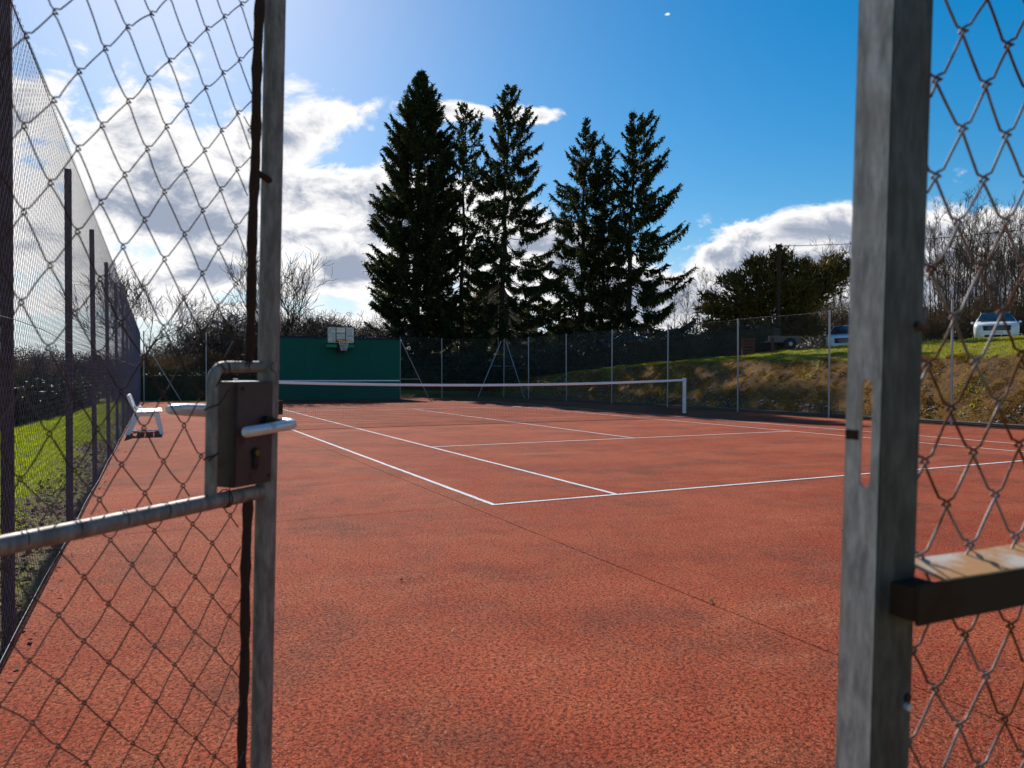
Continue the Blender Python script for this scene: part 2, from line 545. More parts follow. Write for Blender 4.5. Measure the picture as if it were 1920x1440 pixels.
M_COURT = court_material('porous_red_concrete')
M_LINE = court_material('worn_white_court_paint', True)
M_BANK = earth_material('mossy_bank_earth', 'bank')
M_GRASSG = earth_material('grassy_ground', 'grass')
M_LITTER = earth_material('leaf_littered_soil', 'litter')
M_TRACK = earth_material('gravel_track', 'track')
M_BLADE = leaf_material('grass_blade', (0.170, 0.260, 0.006), (0.440, 0.470, 0.018), 0.6, 0.55, 0.10, 1.2)
M_BLADER = leaf_material('olive_grass_blade', (0.170, 0.175, 0.008), (0.440, 0.380, 0.022), 0.6, 0.50, 0.10, 0.9)
M_DRY = leaf_material('dry_moss_tuft', (0.080, 0.044, 0.005), (0.380, 0.190, 0.010), 0.8, 0.30, 0.1, 1.5)
M_LEAFBR = leaf_material('dead_leaf', (0.050, 0.026, 0.012), (0.260, 0.135, 0.062), 0.85, 0.10, 0.08, 3.0)
M_NEEDLE = leaf_material('spruce_needles', (0.016, 0.028, 0.011), (0.066, 0.080, 0.022), 0.6, 0.30, 0.2, 0.8, (0.060, 0.040, 0.012))
M_YEW = leaf_material('yew_needles', (0.045, 0.040, 0.008), (0.170, 0.112, 0.020), 0.6, 0.22, 0.2, 0.8, (0.130, 0.075, 0.018))
M_LAUREL = leaf_material('laurel_leaf', (0.012, 0.022, 0.008), (0.035, 0.060, 0.018), 0.5, 0.08, 0.16, 3.0)
M_HEDGEB = leaf_material('brown_hedge_leaf', (0.050, 0.034, 0.016), (0.170, 0.105, 0.045), 0.8, 0.2, 0.1, 2.0)
M_HEDGED = leaf_material('dark_hedge_leaf', (0.010, 0.014, 0.007), (0.032, 0.036, 0.014), 0.6, 0.08, 0.3, 2.0)
M_BARK = simple('dark_bark', (0.050, 0.036, 0.026), 0.9, var=0.4, vscale=6, bump=0.8, bscale=25)
M_TWIG = simple('bare_twig', (0.040, 0.026, 0.020), 0.85, var=0.3, vscale=3)
M_TWIGR = simple('reddish_twig', (0.052, 0.032, 0.025), 0.85, var=0.35, vscale=3)
M_GALV = galv_material('galvanised_steel', 1.0, 0.30)
M_GALVF = galv_material('post_flange_lit_tone', 2.3, 0.18)  # same post steel, lightened to paint the face that catches sky light
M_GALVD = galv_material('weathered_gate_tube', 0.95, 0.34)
M_GALVK = galv_material('post_web_shade_tone', 0.40, 0.40)  # same post steel, darkened to paint the backlit face's shade
M_GALVP = simple('grey_fence_post', (0.34, 0.34, 0.35), 0.5, 0.5, var=0.2, vscale=10, rust=(0.12, 0.05, 0.02), rust_amt=0.28)
M_RUST = simple('rusted_steel', (0.050, 0.021, 0.013), 0.85, 0.0, var=0.5, vscale=30, bump=0.6, bscale=180)
M_RUSTP = simple('rusty_fence_post', (0.062, 0.036, 0.042), 0.8, 0.0, var=0.4, vscale=14, bump=0.3, bscale=90)
M_WIRE = simple('rusting_gate_wire', (0.120, 0.088, 0.078), 0.6, 0.1, var=0.3, vscale=30, rust=(0.060, 0.026, 0.016), rust_amt=0.55, rust_scale=12)
M_WIRER = simple('half_rusted_wire', (0.22, 0.185, 0.175), 0.5, 0.15, var=0.15, vscale=30, rust=(0.125, 0.038, 0.010), rust_amt=0.50, rust_scale=9)
M_WIREL = simple('flare_tinted_fence_wire', (0.160, 0.115, 0.148), 0.55, 0.1, var=0.3, vscale=10, rust=(0.090, 0.050, 0.052), rust_amt=0.45)  # rusting wire; lighter purple paints flare and sky reflection into its colour
M_WIREG = simple('grey_fence_wire', (0.24, 0.23, 0.22), 0.5, 0.4, var=0.2, vscale=10)
M_LOCK = simple('brown_lock_case', (0.070, 0.050, 0.050), 0.42, 0.35, var=0.3, vscale=18, rust=(0.060, 0.028, 0.018), rust_amt=0.42, rust_scale=20)
M_LEVER = simple('pale_lever_handle', (0.62, 0.61, 0.62), 0.32, 0.25, var=0.08, vscale=20, rust=(0.33, 0.17, 0.08), rust_amt=0.33, rust_scale=30)
M_BRASS = simple('dull_brass', (0.16, 0.105, 0.030), 0.5, 0.8, var=0.3, vscale=40)
M_BLACK = simple('black_paint', (0.012, 0.012, 0.013), 0.5, var=0.2)
M_GREEN = simple('dark_green_wall_paint', (0.004, 0.098, 0.064), 0.75, var=0.16, vscale=1.4, bump=0.1, bscale=40)
M_GREENB = simple('bright_green_paint', (0.010, 0.230, 0.105), 0.55, var=0.1)
M_NAVY = simple('dark_blue_coping', (0.012, 0.020, 0.055), 0.6, var=0.2)
M_WHITE = simple('white_paint', (0.78, 0.77, 0.76), 0.5, var=0.05, vscale=5)
M_PLASTIC = simple('white_plastic', (0.80, 0.79, 0.76), 0.4, var=0.05, vscale=5)
M_TAPE = simple('net_headband', (0.86, 0.83, 0.82), 0.75, var=0.08, vscale=4)
M_CORD = simple('black_net_cord', (0.018, 0.015, 0.016), 0.8, var=0.2)
M_ORANGE = simple('orange_rim', (0.75, 0.27, 0.03), 0.5, var=0.1)
M_YELLOW = simple('yellow_sticker', (0.80, 0.70, 0.03), 0.5, var=0.05)
M_CARW = simple('white_car_paint', (0.78, 0.79, 0.80), 0.22, var=0.02, spec=0.6)
M_CARS = simple('silver_car_paint', (0.52, 0.54, 0.56), 0.25, 0.3, var=0.03, spec=0.6)
M_CARW2 = simple('pale_silver_car_paint', (0.74, 0.72, 0.69), 0.45, var=0.02, spec=0.2)
M_CARD = simple('dark_car_paint', (0.030, 0.032, 0.038), 0.22, var=0.05, spec=0.6)
M_GLASS = simple('dark_car_glass', (0.012, 0.030, 0.050), 0.06, var=0.1, spec=0.8)
M_TYRE = simple('black_rubber', (0.014, 0.014, 0.014), 0.8, var=0.2)
M_RIM = simple('alloy_rim', (0.35, 0.36, 0.37), 0.35, 0.8, var=0.1)
M_LAMP = simple('headlamp_glass', (0.42, 0.45, 0.48), 0.1, 0.3, var=0.1, spec=0.8)
M_PLATE = simple('number_plate', (0.62, 0.62, 0.60), 0.5, var=0.05)
M_WOODG = simple('grey_weathered_wood', (0.15, 0.125, 0.10), 0.85, var=0.35, vscale=9, bump=0.5, bscale=60)
M_WOODR = simple('red_painted_wood', (0.13, 0.035, 0.018), 0.75, var=0.3, vscale=9)
M_POLE = simple('brown_pole_wood', (0.055, 0.028, 0.016), 0.85, var=0.3, vscale=5)
M_STONE = simple('pale_bank_stone', (0.34, 0.31, 0.27), 0.85, var=0.3, vscale=7)
M_WALLC = simple('ochre_render', (0.42, 0.31, 0.22), 0.9, var=0.15, vscale=1.5)
M_ROOFB = simple('brown_roof_tile', (0.16, 0.085, 0.060), 0.85, var=0.25, vscale=5)
M_WALLW = simple('off_white_render', (0.62, 0.58, 0.54), 0.9, var=0.08, vscale=2)
M_KERB = simple('dark_kerb', (0.070, 0.055, 0.045), 0.9, var=0.35, vscale=6, bump=0.5, bscale=40)
M_NETW = simple('white_net_cord', (0.72, 0.71, 0.68), 0.8, var=0.05)

# clear plastic backboard
def clear_mat():
    m, t, b = new_mat('scratched_clear_plastic')
    g = t.node('ShaderNodeNewGeometry')
    gl = t.node('ShaderNodeBsdfGlossy'); gl.inputs['Roughness'].default_value = 0.12
    di = t.node('ShaderNodeBsdfDiffuse'); di.inputs['Color'].default_value = (0.45, 0.50, 0.52, 1)
    tr = t.node('ShaderNodeBsdfTransparent'); tr.inputs['Color'].default_value = (0.80, 0.88, 0.88, 1)
    m1 = t.node('ShaderNodeMixShader'); m1.inputs[0].default_value = 0.25
    t.l.new(di.outputs[0], m1.inputs[1]); t.l.new(gl.outputs[0], m1.inputs[2])
    m2 = t.node('ShaderNodeMixShader')
    t.put(m2.inputs[0], t.lin(t.noise(g.outputs['Position'], 9.0, 5.0, 0.7), 0.3, 0.7, 0.12, 0.50))
    t.l.new(tr.outputs[0], m2.inputs[1]); t.l.new(m1.outputs[0], m2.inputs[2])
    t.l.new(m2.outputs[0], t.n['Material Output'].inputs[0])
    return m
M_CLEAR = clear_mat()

# ------------------------------------------------------------------ terrain
def left_x(y):      # line of the left fence (court edge)
    return -3.42 + 0.0166 * (np.asarray(y, float) + 2.5)
def right_x(y):     # line of the right fence
    return 14.86 - 0.0186 * (np.asarray(y, float) + 6.0)


LANE = np.array([8.5, -5.0]) / np.hypot(8.5, 5.0)


def height(x, y):
    x = np.asarray(x, float); y = np.asarray(y, float)
    s = x - (right_x(np.clip(y, -8, 29)) + 0.30)
    zb = np.interp(y, [-30, 15, 20, 24, 28, 34, 45], [1.72, 1.72, 1.58, 1.42, 1.12, 0.75, 0.6])
    wid = 1.95
    bank = np.clip(s / wid, 0, 1)
    bank = bank ** 0.8
    bump = (fbm(x * 1.3 + 5, y * 1.1, 5) * 0.42 + fbm(x * 4.1, y * 3.7 + 7, 3) * 0.16) * np.clip(4 * bank * (1.15 - bank), 0, 1)
    lawn = np.clip(s - wid, 0, 5.5) * 0.105 + np.clip(s - wid - 5.5, 0, 45) * 0.062
    zr = zb * bank + lawn + bump + fbm(x * .3, y * .3, 3) * 0.12 * np.clip((s - wid) / 2, 0, 1)
    # the lane where the cars stand lies a little lower than the crest in front of it
    ac = -(x - 24.0) * LANE[1] + (y - 17.6) * LANE[0]
    al = (x - 24.0) * LANE[0] + (y - 17.6) * LANE[1]
    zr = zr - 0.62 * np.clip((ac - 0.25) / 0.9, 0, 1) * np.clip((al + 1.5) / 2.0, 0, 1)
    # far end: a gentle rise behind the fence
    f = np.clip((y - 30.2) / 6.0, 0, 1)
    zf = 0.55 * f + np.clip(y - 36, 0, 40) * 0.03
    zf = zf * np.clip((x + 1) / 6.0, 0, 1)
    z = np.where(s > 0, np.maximum(zr, zf), zf)
    # left: level verge with a slight hump of soil, falling gently away
    sl = (left_x(np.clip(y, -8, 29)) - 0.06) - x
    zl = -0.05 + 0.10 * np.exp(-((sl - 0.75) / 0.5) ** 2) - 0.02 * np.clip(sl - 1.5, 0, 20) + fbm(x * 1.5, y * 1.5, 4) * 0.08
    z = np.where((sl > 0) & (y < 34), zl, z)
    flat = (sl <= 0.0) & (s <= 0) & (y < 29.6)
    return np.where(flat, -0.06, z)


def axis(a, b, fine_a, fine_b, step, coarse):
    lo = list(np.arange(fine_a, fine_b + 1e-6, step))
    left = []; x = fine_a; d = step
    while x > a:
        d = min(d * 1.35, coarse); x -= d; left.append(x)
    right = []; x = fine_b; d = step
    while x < b:
        d = min(d * 1.35, coarse); x += d; right.append(x)
    return np.array(left[::-1] + lo + right)


def build_terrain():
    xs = np.concatenate([axis(-700, -3.3, -6.0, -3.3, 0.14, 90.0), np.arange(-2.0, 13.9, 1.0), axis(14.2, 900, 14.2, 18.4, 0.13, 90.0)])
    xs = np.unique(np.round(xs, 4))
    ys = axis(-500, 1500, -7.0, 31.0, 0.22, 110.0)
    X, Y = np.meshgrid(xs, ys, indexing='ij')
    Z = height(X, Y)
    V = np.stack([X, Y, Z], -1).reshape(-1, 3)
    nx, ny = X.shape
    i, j = np.meshgrid(np.arange(nx - 1), np.arange(ny - 1), indexing='ij')
    q = np.stack([i * ny + j, (i + 1) * ny + j, (i + 1) * ny + j + 1, i * ny + j + 1], -1).reshape(-1, 4)
    c = V[q].mean(1)
    x, y = c[:, 0], c[:, 1]
    s = x - (right_x(np.clip(y, -8, 29)) + 0.30)
    sl = (left_x(np.clip(y, -8, 29)) - 0.06) - x
    wob = fbm(x * 0.9 + 40, y * 0.9, 4)
    bank = (s > 0) & (s < 2.05 + wob * 0.9) & (y < 30.0) & (y > -20)
    litter = (sl > -0.2) & (sl < 0.38 + wob * 0.9) & (y < 30) & (y > -20)
    # parking track: line from the hatchback to the off-road car
    d = np.array([32.5 - 24.0, 12.6 - 17.6]); d = d / np.linalg.norm(d)
    px, py = x - 24.0, y - 17.6
    along = px * d[0] + py * d[1]; across = -px * d[1] + py * d[0]
    track = (along > -3) & (along < 14) & (across > -1.0 + wob * 0.6) & (across < 0.4) & ~bank
    soil = (y > 28.9) & (y < 31.5) & (x > 2) & (x < 14.6)
    obs = [('lawn', M_GRASSG, ~(bank | litter | track | soil)), ('bank', M_BANK, bank | soil), ('soil_verge', M_LITTER, litter & ~bank), ('gravel_track', M_TRACK, track)]
    labels = {'lawn': 'green grassy ground around the court', 'bank': 'rough mossy earth bank behind the right fence',
              'soil_verge': 'strip of dark leaf littered soil along the left fence', 'gravel_track': 'bare brown strip of track in front of the parked cars'}
    for nm, mat, msk in obs:
        f = q[msk]
        used, inv = np.unique(f, return_inverse=True)
        me = np_mesh(nm, V[used], inv.reshape(f.shape), mat, True)
        o = link(bpy.data.objects.new(nm, me))
        tag(o, labels[nm], None, None, 'structure')

build_terrain()

# ------------------------------------------------------------------ the court
def build_court():
    ct = MB()
    y0, y1 = -6.6, 29.35
    P = [(left_x(y0) - 0.02, y0), (right_x(y0) + 0.12, y0), (right_x(y1) + 0.1, y1), (left_x(y1) - 0.02, y1)]
    V = [(float(a), b, -0.008) for a, b in P]
    ct.add(V, [np.array([[0, 1, 2, 3]])])
    court = ct.build('tennis_court', M_COURT)
    tag(court, 'red porous concrete tennis court with worn white lines', None, None, 'structure')
    xs = [None, -0.2, 2.75, 5.55, 8.4, 11.3, None]
    ys = [-6.6, 0.10, 5.72, 12.1, 17.9, 23.6, 29.35]
    g = 0.0016
    rr = random.Random(4)
    for i in range(len(xs) - 1):
        for j in range(len(ys) - 1):
            a0, a1 = ys[j] + g, ys[j + 1] - g
            def xl(y): return float(left_x(y)) if xs[i] is None else xs[i] + g
            def xr(y): return float(right_x(y)) + 0.10 if xs[i + 1] is None else xs[i + 1] - g
            jx = 0.03 * math.sin(i * 2.1 + j)
            h = rr.uniform(-0.0012, 0.0012)
            top = [(xl(a0), a0), (xr(a0), a0), (xr(a1), a1), (xl(a1), a1)]
            b = 0.006
            ins = [(xl(a0) + b, a0 + b), (xr(a0) - b, a0 + b), (xr(a1) - b, a1 - b), (xl(a1) + b, a1 - b)]
            V = [(x, y, -0.02) for x, y in top] + [(x, y, h - 0.003) for x, y in top] + [(x, y, h) for x, y in ins]
            F = []
            for k in range(4):
                n = (k + 1) % 4
                F += [[k, n, 4 + n, 4 + k], [4 + k, 4 + n, 8 + n, 8 + k]]
            F.append([8, 9, 10, 11])
            MB().add(V, [np.array(F)]).build('slab', M_COURT, court)
    lw = 0.05
    W, Lh, al, sv = 10.97, 23.77, 1.37, 5.485
    lines = [(0, 0, W, lw), (0, Lh - lw, W, Lh), (0, lw, lw, Lh - lw), (W - lw, lw, W, Lh - lw), (al, lw, al + lw, Lh - lw), (W - al - lw, lw, W - al, Lh - lw),
             (al + lw, sv - lw, W - al - lw, sv), (al + lw, Lh - sv, W - al - lw, Lh - sv + lw), (W / 2 - lw / 2, sv, W / 2 + lw / 2, Lh - sv), (W / 2 - lw / 2, lw, W / 2 + lw / 2, lw + 0.10)]
    for k, (x0, ya, x1, yb) in enumerate(lines):
        n = max(2, int(max(x1 - x0, yb - ya) / 0.12))
        m = MB()
        t = np.linspace(0, 1, n + 1)
        rr2 = np.random.default_rng(k)
        e1 = rr2.normal(0, 0.0022, n + 1); e2 = rr2.normal(0, 0.0022, n + 1)
        if x1 - x0 > yb - ya:
            A = np.stack([x0 + (x1 - x0) * t, ya + e1, np.full(n + 1, .0055)], 1); B = np.stack([x0 + (x1 - x0) * t, yb + e2, np.full(n + 1, .0055)], 1)
        else:
            A = np.stack([x1 + e1, ya + (yb - ya) * t, np.full(n + 1, .0055)], 1); B = np.stack([x0 + e2, ya + (yb - ya) * t, np.full(n + 1, .0055)], 1)
        idx = np.arange(n)
        m.add(np.vstack([A, B]), [np.stack([idx, idx + 1, idx + n + 2, idx + n + 1], 1)])
        m.build('court_line', M_LINE, court)

build_court()

# low dark kerb between the court and the bank
kb = MB()
yy = np.linspace(-6.5, 29.3, 60)
for a, b in zip(yy[:-1], yy[1:]):
    xa, xb = float(right_x(a)) + 0.12, float(right_x(b)) + 0.12
    h = 0.10
    kb.prism([(0, -0.1), (0.14, -0.1), (0.14, h), (0.0, h - 0.02)], (1, 0, 0), (0, 0, 1), (xb - xa, b - a - 0.002, 0), (xa, a, 0))
tag(kb.build('kerb', M_KERB), 'low dark kerb between red court and earth bank', None, None, 'structure')

# ------------------------------------------------------------------ chain link
def chain_wires(width, zlo, zhi, cw, ch, detail=True, over=0.0035, dep=0.003, jit=0.0, seed=0, shear=None, clip=None, bowr=0.0):
    """polylines of the interlocked zig-zag wires, in local (x along, y depth, z up)"""
    r = np.random.default_rng(seed)
    hw, hh = cw / 2, ch / 2
    nc = int(width / hw)
    nr = int((zhi - zlo) / hh)
    NX = r.normal(0, jit, (nc + 2, nr + 2)); NZ = r.normal(0, jit, (nc + 2, nr + 2))
    out = []
    for i in range(nc):
        pts = []
        for k in range(nr + 1):
            side = (k + i) % 2           # 0: node column i, 1: node column i + 1
            c = i + side
            x = c * hw + NX[c, k]; z = zlo + k * hh + NZ[c, k]
            sg = 1 if side else -1
            if detail:
                e = hh * 0.10
                pts += [(x - sg * over * 1.6, -dep * sg, z - e), (x + sg * over * 0.6, -dep * sg * .9, z - e * .45), (x + sg * over, 0.0, z), (x + sg * over * 0.6, dep * sg * .9, z + e * .45), (x - sg * over * 1.6, dep * sg, z + e)]
            else:
                pts.append((x, 0.0, z))
        P = np.array(pts)
        if detail:
            Q = []
            for k in range(nr + 1):
                Q.append(P[5 * k:5 * k + 5])
                if k < nr:
                    f = np.array([0.2, 0.4, 0.6, 0.8])[:, None]
                    A_, B_ = P[5 * k + 4], P[5 * k + 5]
                    Q.append(A_ + (B_ - A_) * f + bowr * np.array([r.normal(), 0, r.normal()]) * (4 * f * (1 - f)))
            P = np.vstack(Q)
        if shear is not None:
            P[:, 2] += shear(P[:, 0], P[:, 2])
        if clip is not None:
            ok = clip(P[:, 0], P[:, 2])
            if not ok.any():
                continue
            idx = np.where(ok)[0]
            for seg in np.split(idx, np.where(np.diff(idx) > 1)[0] + 1):
                if len(seg) >= 3:
                    out.append(P[seg])
        else:
            out.append(P)
    return out


def leaf_blades(mb, B, D, W, L, w, bend=None):
    """kites: base B, direction D, sideways W, length L, half width w"""
    n = len(B)
    L = np.broadcast_to(np.asarray(L, float), (n,))[:, None]; w = np.broadcast_to(np.asarray(w, float), (n,))[:, None]
    a = B; c = B + D * L
    mid = B + D * L * 0.45
    if bend is not None:
        c = c + bend; mid = mid + bend * 0.3
    V = np.stack([a, mid + W * w, c, mid - W * w], 1).reshape(-1, 3)
    q = np.arange(n)[:, None] * 4 + np.array([[0, 1, 2, 3]])
    mb.add(V, [q])


def unit(v):
    return v / (np.linalg.norm(v, axis=-1, keepdims=True) + 1e-9)


def scatter_dirs(n, r, up=0.0):
    d = r.normal(size=(n, 3)); d[:, 2] += up
    return unit(d)


# ------------------------------------------------------------------ open gate leaf, left foreground
LS = CAM + 1.25 * (FW + RT * (503 - 960) / 1408.94 + UP * 0.0)
G0 = np.array([LS[0], LS[1], 0.0])
GE = np.array([-0.773, -0.6335, 0.0]); GE /= np.linalg.norm(GE)      # from the free stile to the hinge
GN = np.array([GE[1], -GE[0], 0.0])                                    # out of the leaf, towards the court side that the camera sees
if np.dot(GN, CAM - G0) < 0: GN = -GN
RH = np.array([RT[0], RT[1], 0.0])
def gate_pt(s, n, z):
    s = np.asarray(s, float); n = np.asarray(n, float); z = np.asarray(z, float)
    s, n, z = np.broadcast_arrays(s, n, z)
    return G0 + s[..., None] * GE + n[..., None] * GN + z[..., None] * np.array([0, 0, 1.0]) + (0.021 * (z - 1.216))[..., None] * RH
def gxf(V):   # local (s, n, z) -> world offsets
    return gate_pt(V[:, 0], V[:, 1], V[:, 2])


def build_gate():
    root = thing('gate', 'open wire mesh gate leaf with brown lock case and pale lever handle', 'gate')
    L = 1.30
    HT = 2.12
    # stile
    z = np.linspace(0.03, HT, 12)
    MB().tube(np.stack([0 * z, 0 * z, z], 1), 0.0172, 20).build('stile', M_GALVD, root, True, xf=gxf)
    MB().tube(np.stack([0 * z + L, 0 * z, z], 1), 0.0172, 14).build('hinge_stile', M_GALVD, root, True, xf=gxf)
    for zz, nm, r in ((HT - 0.02, 'top_rail', 0.0135), (1.021, 'mid_rail', 0.0120), (0.10, 'bottom_rail', 0.0135)):
        s = np.linspace(0.012, L - 0.012, 14)
        MB().tube(np.stack([s, 0 * s, zz + 0 * s - 0.004 * np.sin(s * 2.4)], 1), r, 14).build(nm, M_GALV, root, True, xf=gxf)
    # rusty tension bars that carry the wire
    for (z0, z1, s0, s1) in ((1.236, 2.1, 0.046, 0.034), (0.10, 1.012, 0.047, 0.044)):
        z = np.linspace(z0, z1, 60)
        rr = 0.0078 + 0.0007 * np.sin(z * 71) + 0.0006 * np.sin(z * 133 + 1)
        sx = np.interp(z, [z0, z1], [s0, s1]) + 0.0012 * np.sin(z * 23)
        MB().tube(np.stack([sx, 0 * z + 0.002, z], 1), rr, 10).build('tension_bar', M_RUST, root, True, xf=gxf)
    # brackets from stile to bar
    for zz in (1.535, 0.55, 1.95):
        MB().tube([(0.004, 0.006, zz - 0.006), (0.018, 0.008, zz - 0.002), (0.038, 0.004, zz + 0.004)], 0.0052, 8).build('bracket', M_RUST, root, True, xf=gxf)
    # tube loop round the lock case
    a = np.linspace(0, np.pi / 2, 7)
    bend = [(0.095 + 0.024 * math.sin(t), 0.0, 1.226 - 0.024 + 0.024 * math.cos(t)) for t in a]
    MB().tube([(0.010, 0, 1.227), (0.05, 0, 1.2265)] + bend + [(0.119, 0, 1.12), (0.119, 0, 1.03)], 0.0092, 14).build('lock_loop', M_GALVD, root, True, xf=gxf)
    MB().cyl((0.003, 0.0165, 1.227), (0, 1, 0), 0.009, 0.006, 12).build('bolt_head', M_GALVD, root, True, xf=gxf)
    # lock case
    lk = MB().box((0.051, -0.002, 1.121), (0.084, 0.044, 0.165)).build('lock_case', M_LOCK, root, bevel=0.0018, xf=None)
    me = lk.data
    co = np.empty(len(me.vertices) * 3, np.float32); me.vertices.foreach_get('co', co)
    me.vertices.foreach_set('co', gxf(co.reshape(-1, 3).astype(float)).astype(np.float32).ravel()); me.update()
    MB().box((0.051, 0.0203, 1.121), (0.076, 0.0012, 0.157)).build('cover_plate', M_LOCK, lk, xf=gxf)
    for s_, z_ in ((0.078, 1.192), (0.018, 1.050)):
        MB().cyl((s_, 0.0215, z_), (0, 1, 0), 0.0028, 0.0014, 10).build('screw', M_RUST, lk, True, xf=gxf)
    # key hole: euro cylinder
    kh = MB()
    kh.cyl((0.050, 0.0222, 1.090), (0, 1, 0), 0.0085, 0.004, 16)
    kh.box((0.050, 0.0222, 1.077), (0.0105, 0.004, 0.020)); kh.cyl((0.050, 0.0222, 1.068), (0, 1, 0), 0.0052, 0.004, 12)
    kh.build('keyhole', M_BLACK, lk, xf=gxf)
    MB().cyl((0.050, 0.0245, 1.090), (0, 1, 0), 0.0052, 0.006, 14).build('key_barrel', M_BRASS, lk, True, xf=gxf)
    # near lever
    MB().cyl((0.028, 0.026, 1.136), (0, 1, 0), 0.0115, 0.012, 18).build('rosette', M_BLACK, lk, True, xf=gxf)
    MB().cyl((0.026, 0.037, 1.136), (0, 1, 0), 0.0072, 0.018, 14).build('spindle', M_BRASS, lk, True, xf=gxf)
    P = [(0.024, 0.044, 1.136), (0.020, 0.060, 1.136), (0.021, 0.072, 1.1355), (0.030, 0.0815, 1.135), (0.045, 0.083, 1.134), (0.075, 0.081, 1.132), (0.105, 0.080, 1.130), (0.128, 0.080, 1.129), (0.131, 0.080, 1.129)]
    P = np.array(P); P[:, 0] -= 0.006; P[:, 1] -= 0.010
    MB().tube(P, [0.0062, 0.0075, 0.0080, 0.0085, 0.0085, 0.0082, 0.0084, 0.0080, 0.0050], 14).build('lever_handle', M_LEVER, lk, True, xf=gxf)
    # lever on the other face
    P = np.array([(0.02, -0.03, 1.150), (0.02, -0.062, 1.152), (0.030, -0.074, 1.153), (0.06, -0.077, 1.155), (0.10, -0.076, 1.158), (0.130, -0.076, 1.160), (0.134, -0.076, 1.160)])
    MB().tube(P, [0.008, 0.0095, 0.0105, 0.0105, 0.0098, 0.0075, 0.005], 14).build('lever_handle', M_LEVER, lk, True, xf=gxf)
    # latch bolt beyond the stile
    MB().box((-0.022, -0.004, 1.158), (0.026, 0.012, 0.024)).build('latch_bolt', M_RUST, lk, xf=gxf)
    # wire
    def shear_hi(x, z): return 0.25 * (x - 0.0) * np.clip((z - 1.1) / 0.5, 0, 1)
    def clip_hi(x, z):
        return (z > 1.028) & (z < HT - 0.02) & (x > 0.036) & ((z > 1.236) | (x > 0.128))
    def clip_lo(x, z):
        return (z > 0.11) & (z < 1.012) & (x > 0.046)
    mb = MB()
    for W in chain_wires(L, 0.75, 2.45, 0.067, 0.086, True, 0.0026, 0.0026, 0.0013, 11, shear_hi, clip_hi, 0.0007):
        W = W.copy(); W[:, 1] += 0.010 * np.sin(W[:, 2] * 3 + W[:, 0] * 2)
        mb.tube(W, 0.00098, 6, False, ref=(0, 1, 0.2))
    for W in chain_wires(L, 0.02, 1.06, 0.070, 0.081, True, 0.0026, 0.0026, 0.0014, 12, None, clip_lo, 0.0007):
        W = W.copy(); W[:, 1] += 0.012 * np.sin(W[:, 2] * 4 + W[:, 0] * 3)
        mb.tube(W, 0.00098, 6, False, ref=(0, 1, 0.2))
    mb.build('chain_link_mesh', M_WIRE, root, True, 'stuff', xf=gxf)
    # tie wires twisted round loop, rail and bars
    r = random.Random(2)
    def coil(name, c, axis_, rad, turns, pitch, tail, wr=0.0010, wm=None):
        t = np.linspace(0, turns * 2 * np.pi, int(turns * 10) + 2)
        ax = np.array(axis_, float); ax /= np.linalg.norm(ax)
        u = np.cross(ax, (0.3, 0.2, 0.9)); u /= np.linalg.norm(u); v = np.cross(ax, u)
        P = np.array(c)[None] + rad * (np.cos(t)[:, None] * u + np.sin(t)[:, None] * v) + ax[None] * (t / (2 * np.pi) * pitch)[:, None]
        P = np.vstack([P, P[-1] + np.array(tail) * 0.5, P[-1] + np.array(tail)])
        MB().tube(P, wr, 6).build(name, wm or M_RUST, root, True, xf=gxf)
    coil('tie_wire', (0.050, 0, 1.232), (1, 0, 0.2), 0.0115, 2.2, 0.007, (0.012, 0.01, 0.02))
    coil('tie_wire', (0.085, 0, 1.021), (1, 0, 0), 0.0145, 1.6, 0.006, (0.004, 0.006, 0.030))
    coil('tie_wire', (0.046, 0, 1.010), (0.1, 0, 1), 0.0105, 2.0, 0.006, (0.01, 0.0, -0.02))
    coil('tie_wire', (0.090, 0, 1.224), (1, 0, 0), 0.0110, 1.4, 0.009, (0.02, 0.004, -0.02))
    coil('tie_wire', (0.105, 0, 1.228), (0.6, 0, -0.5), 0.0110, 1.2, 0.008, (0.01, 0.004, 0.012))
    coil('tie_wire', (0.119, 0, 1.150), (0, 0, 1), 0.0110, 1.0, 0.02, (-0.012, 0.006, 0.022))
    coil('tie_wire', (0.119, 0, 1.075), (0, 0, 1), 0.0110, 1.0, 0.02, (0.022, 0.002, -0.010))
    coil('tie_wire', (0.041, 0, 1.60), (0, 0, 1), 0.0100, 1.5, 0.01, (0.01, 0, 0.01))
    # mesh ends wound on the mid rail
    for s_ in np.arange(0.20, 1.25, 0.067):
        coil('tie_wire', (s_, 0, 1.020), (1, 0, 0.1), 0.0124, 1.0, 0.004, (0.004, 0.002, 0.006), 0.0008, M_WIRE)
    return root

build_gate()

# ------------------------------------------------------------------ right foreground: fixed panel with angle post
PO = np.array([-2.305, -5.815, 0.0])
def pan_pt(V):
    V = np.asarray(V, float)
    return PO + V + (0.023 * (V[:, 2] - 1.216))[:, None] * RH


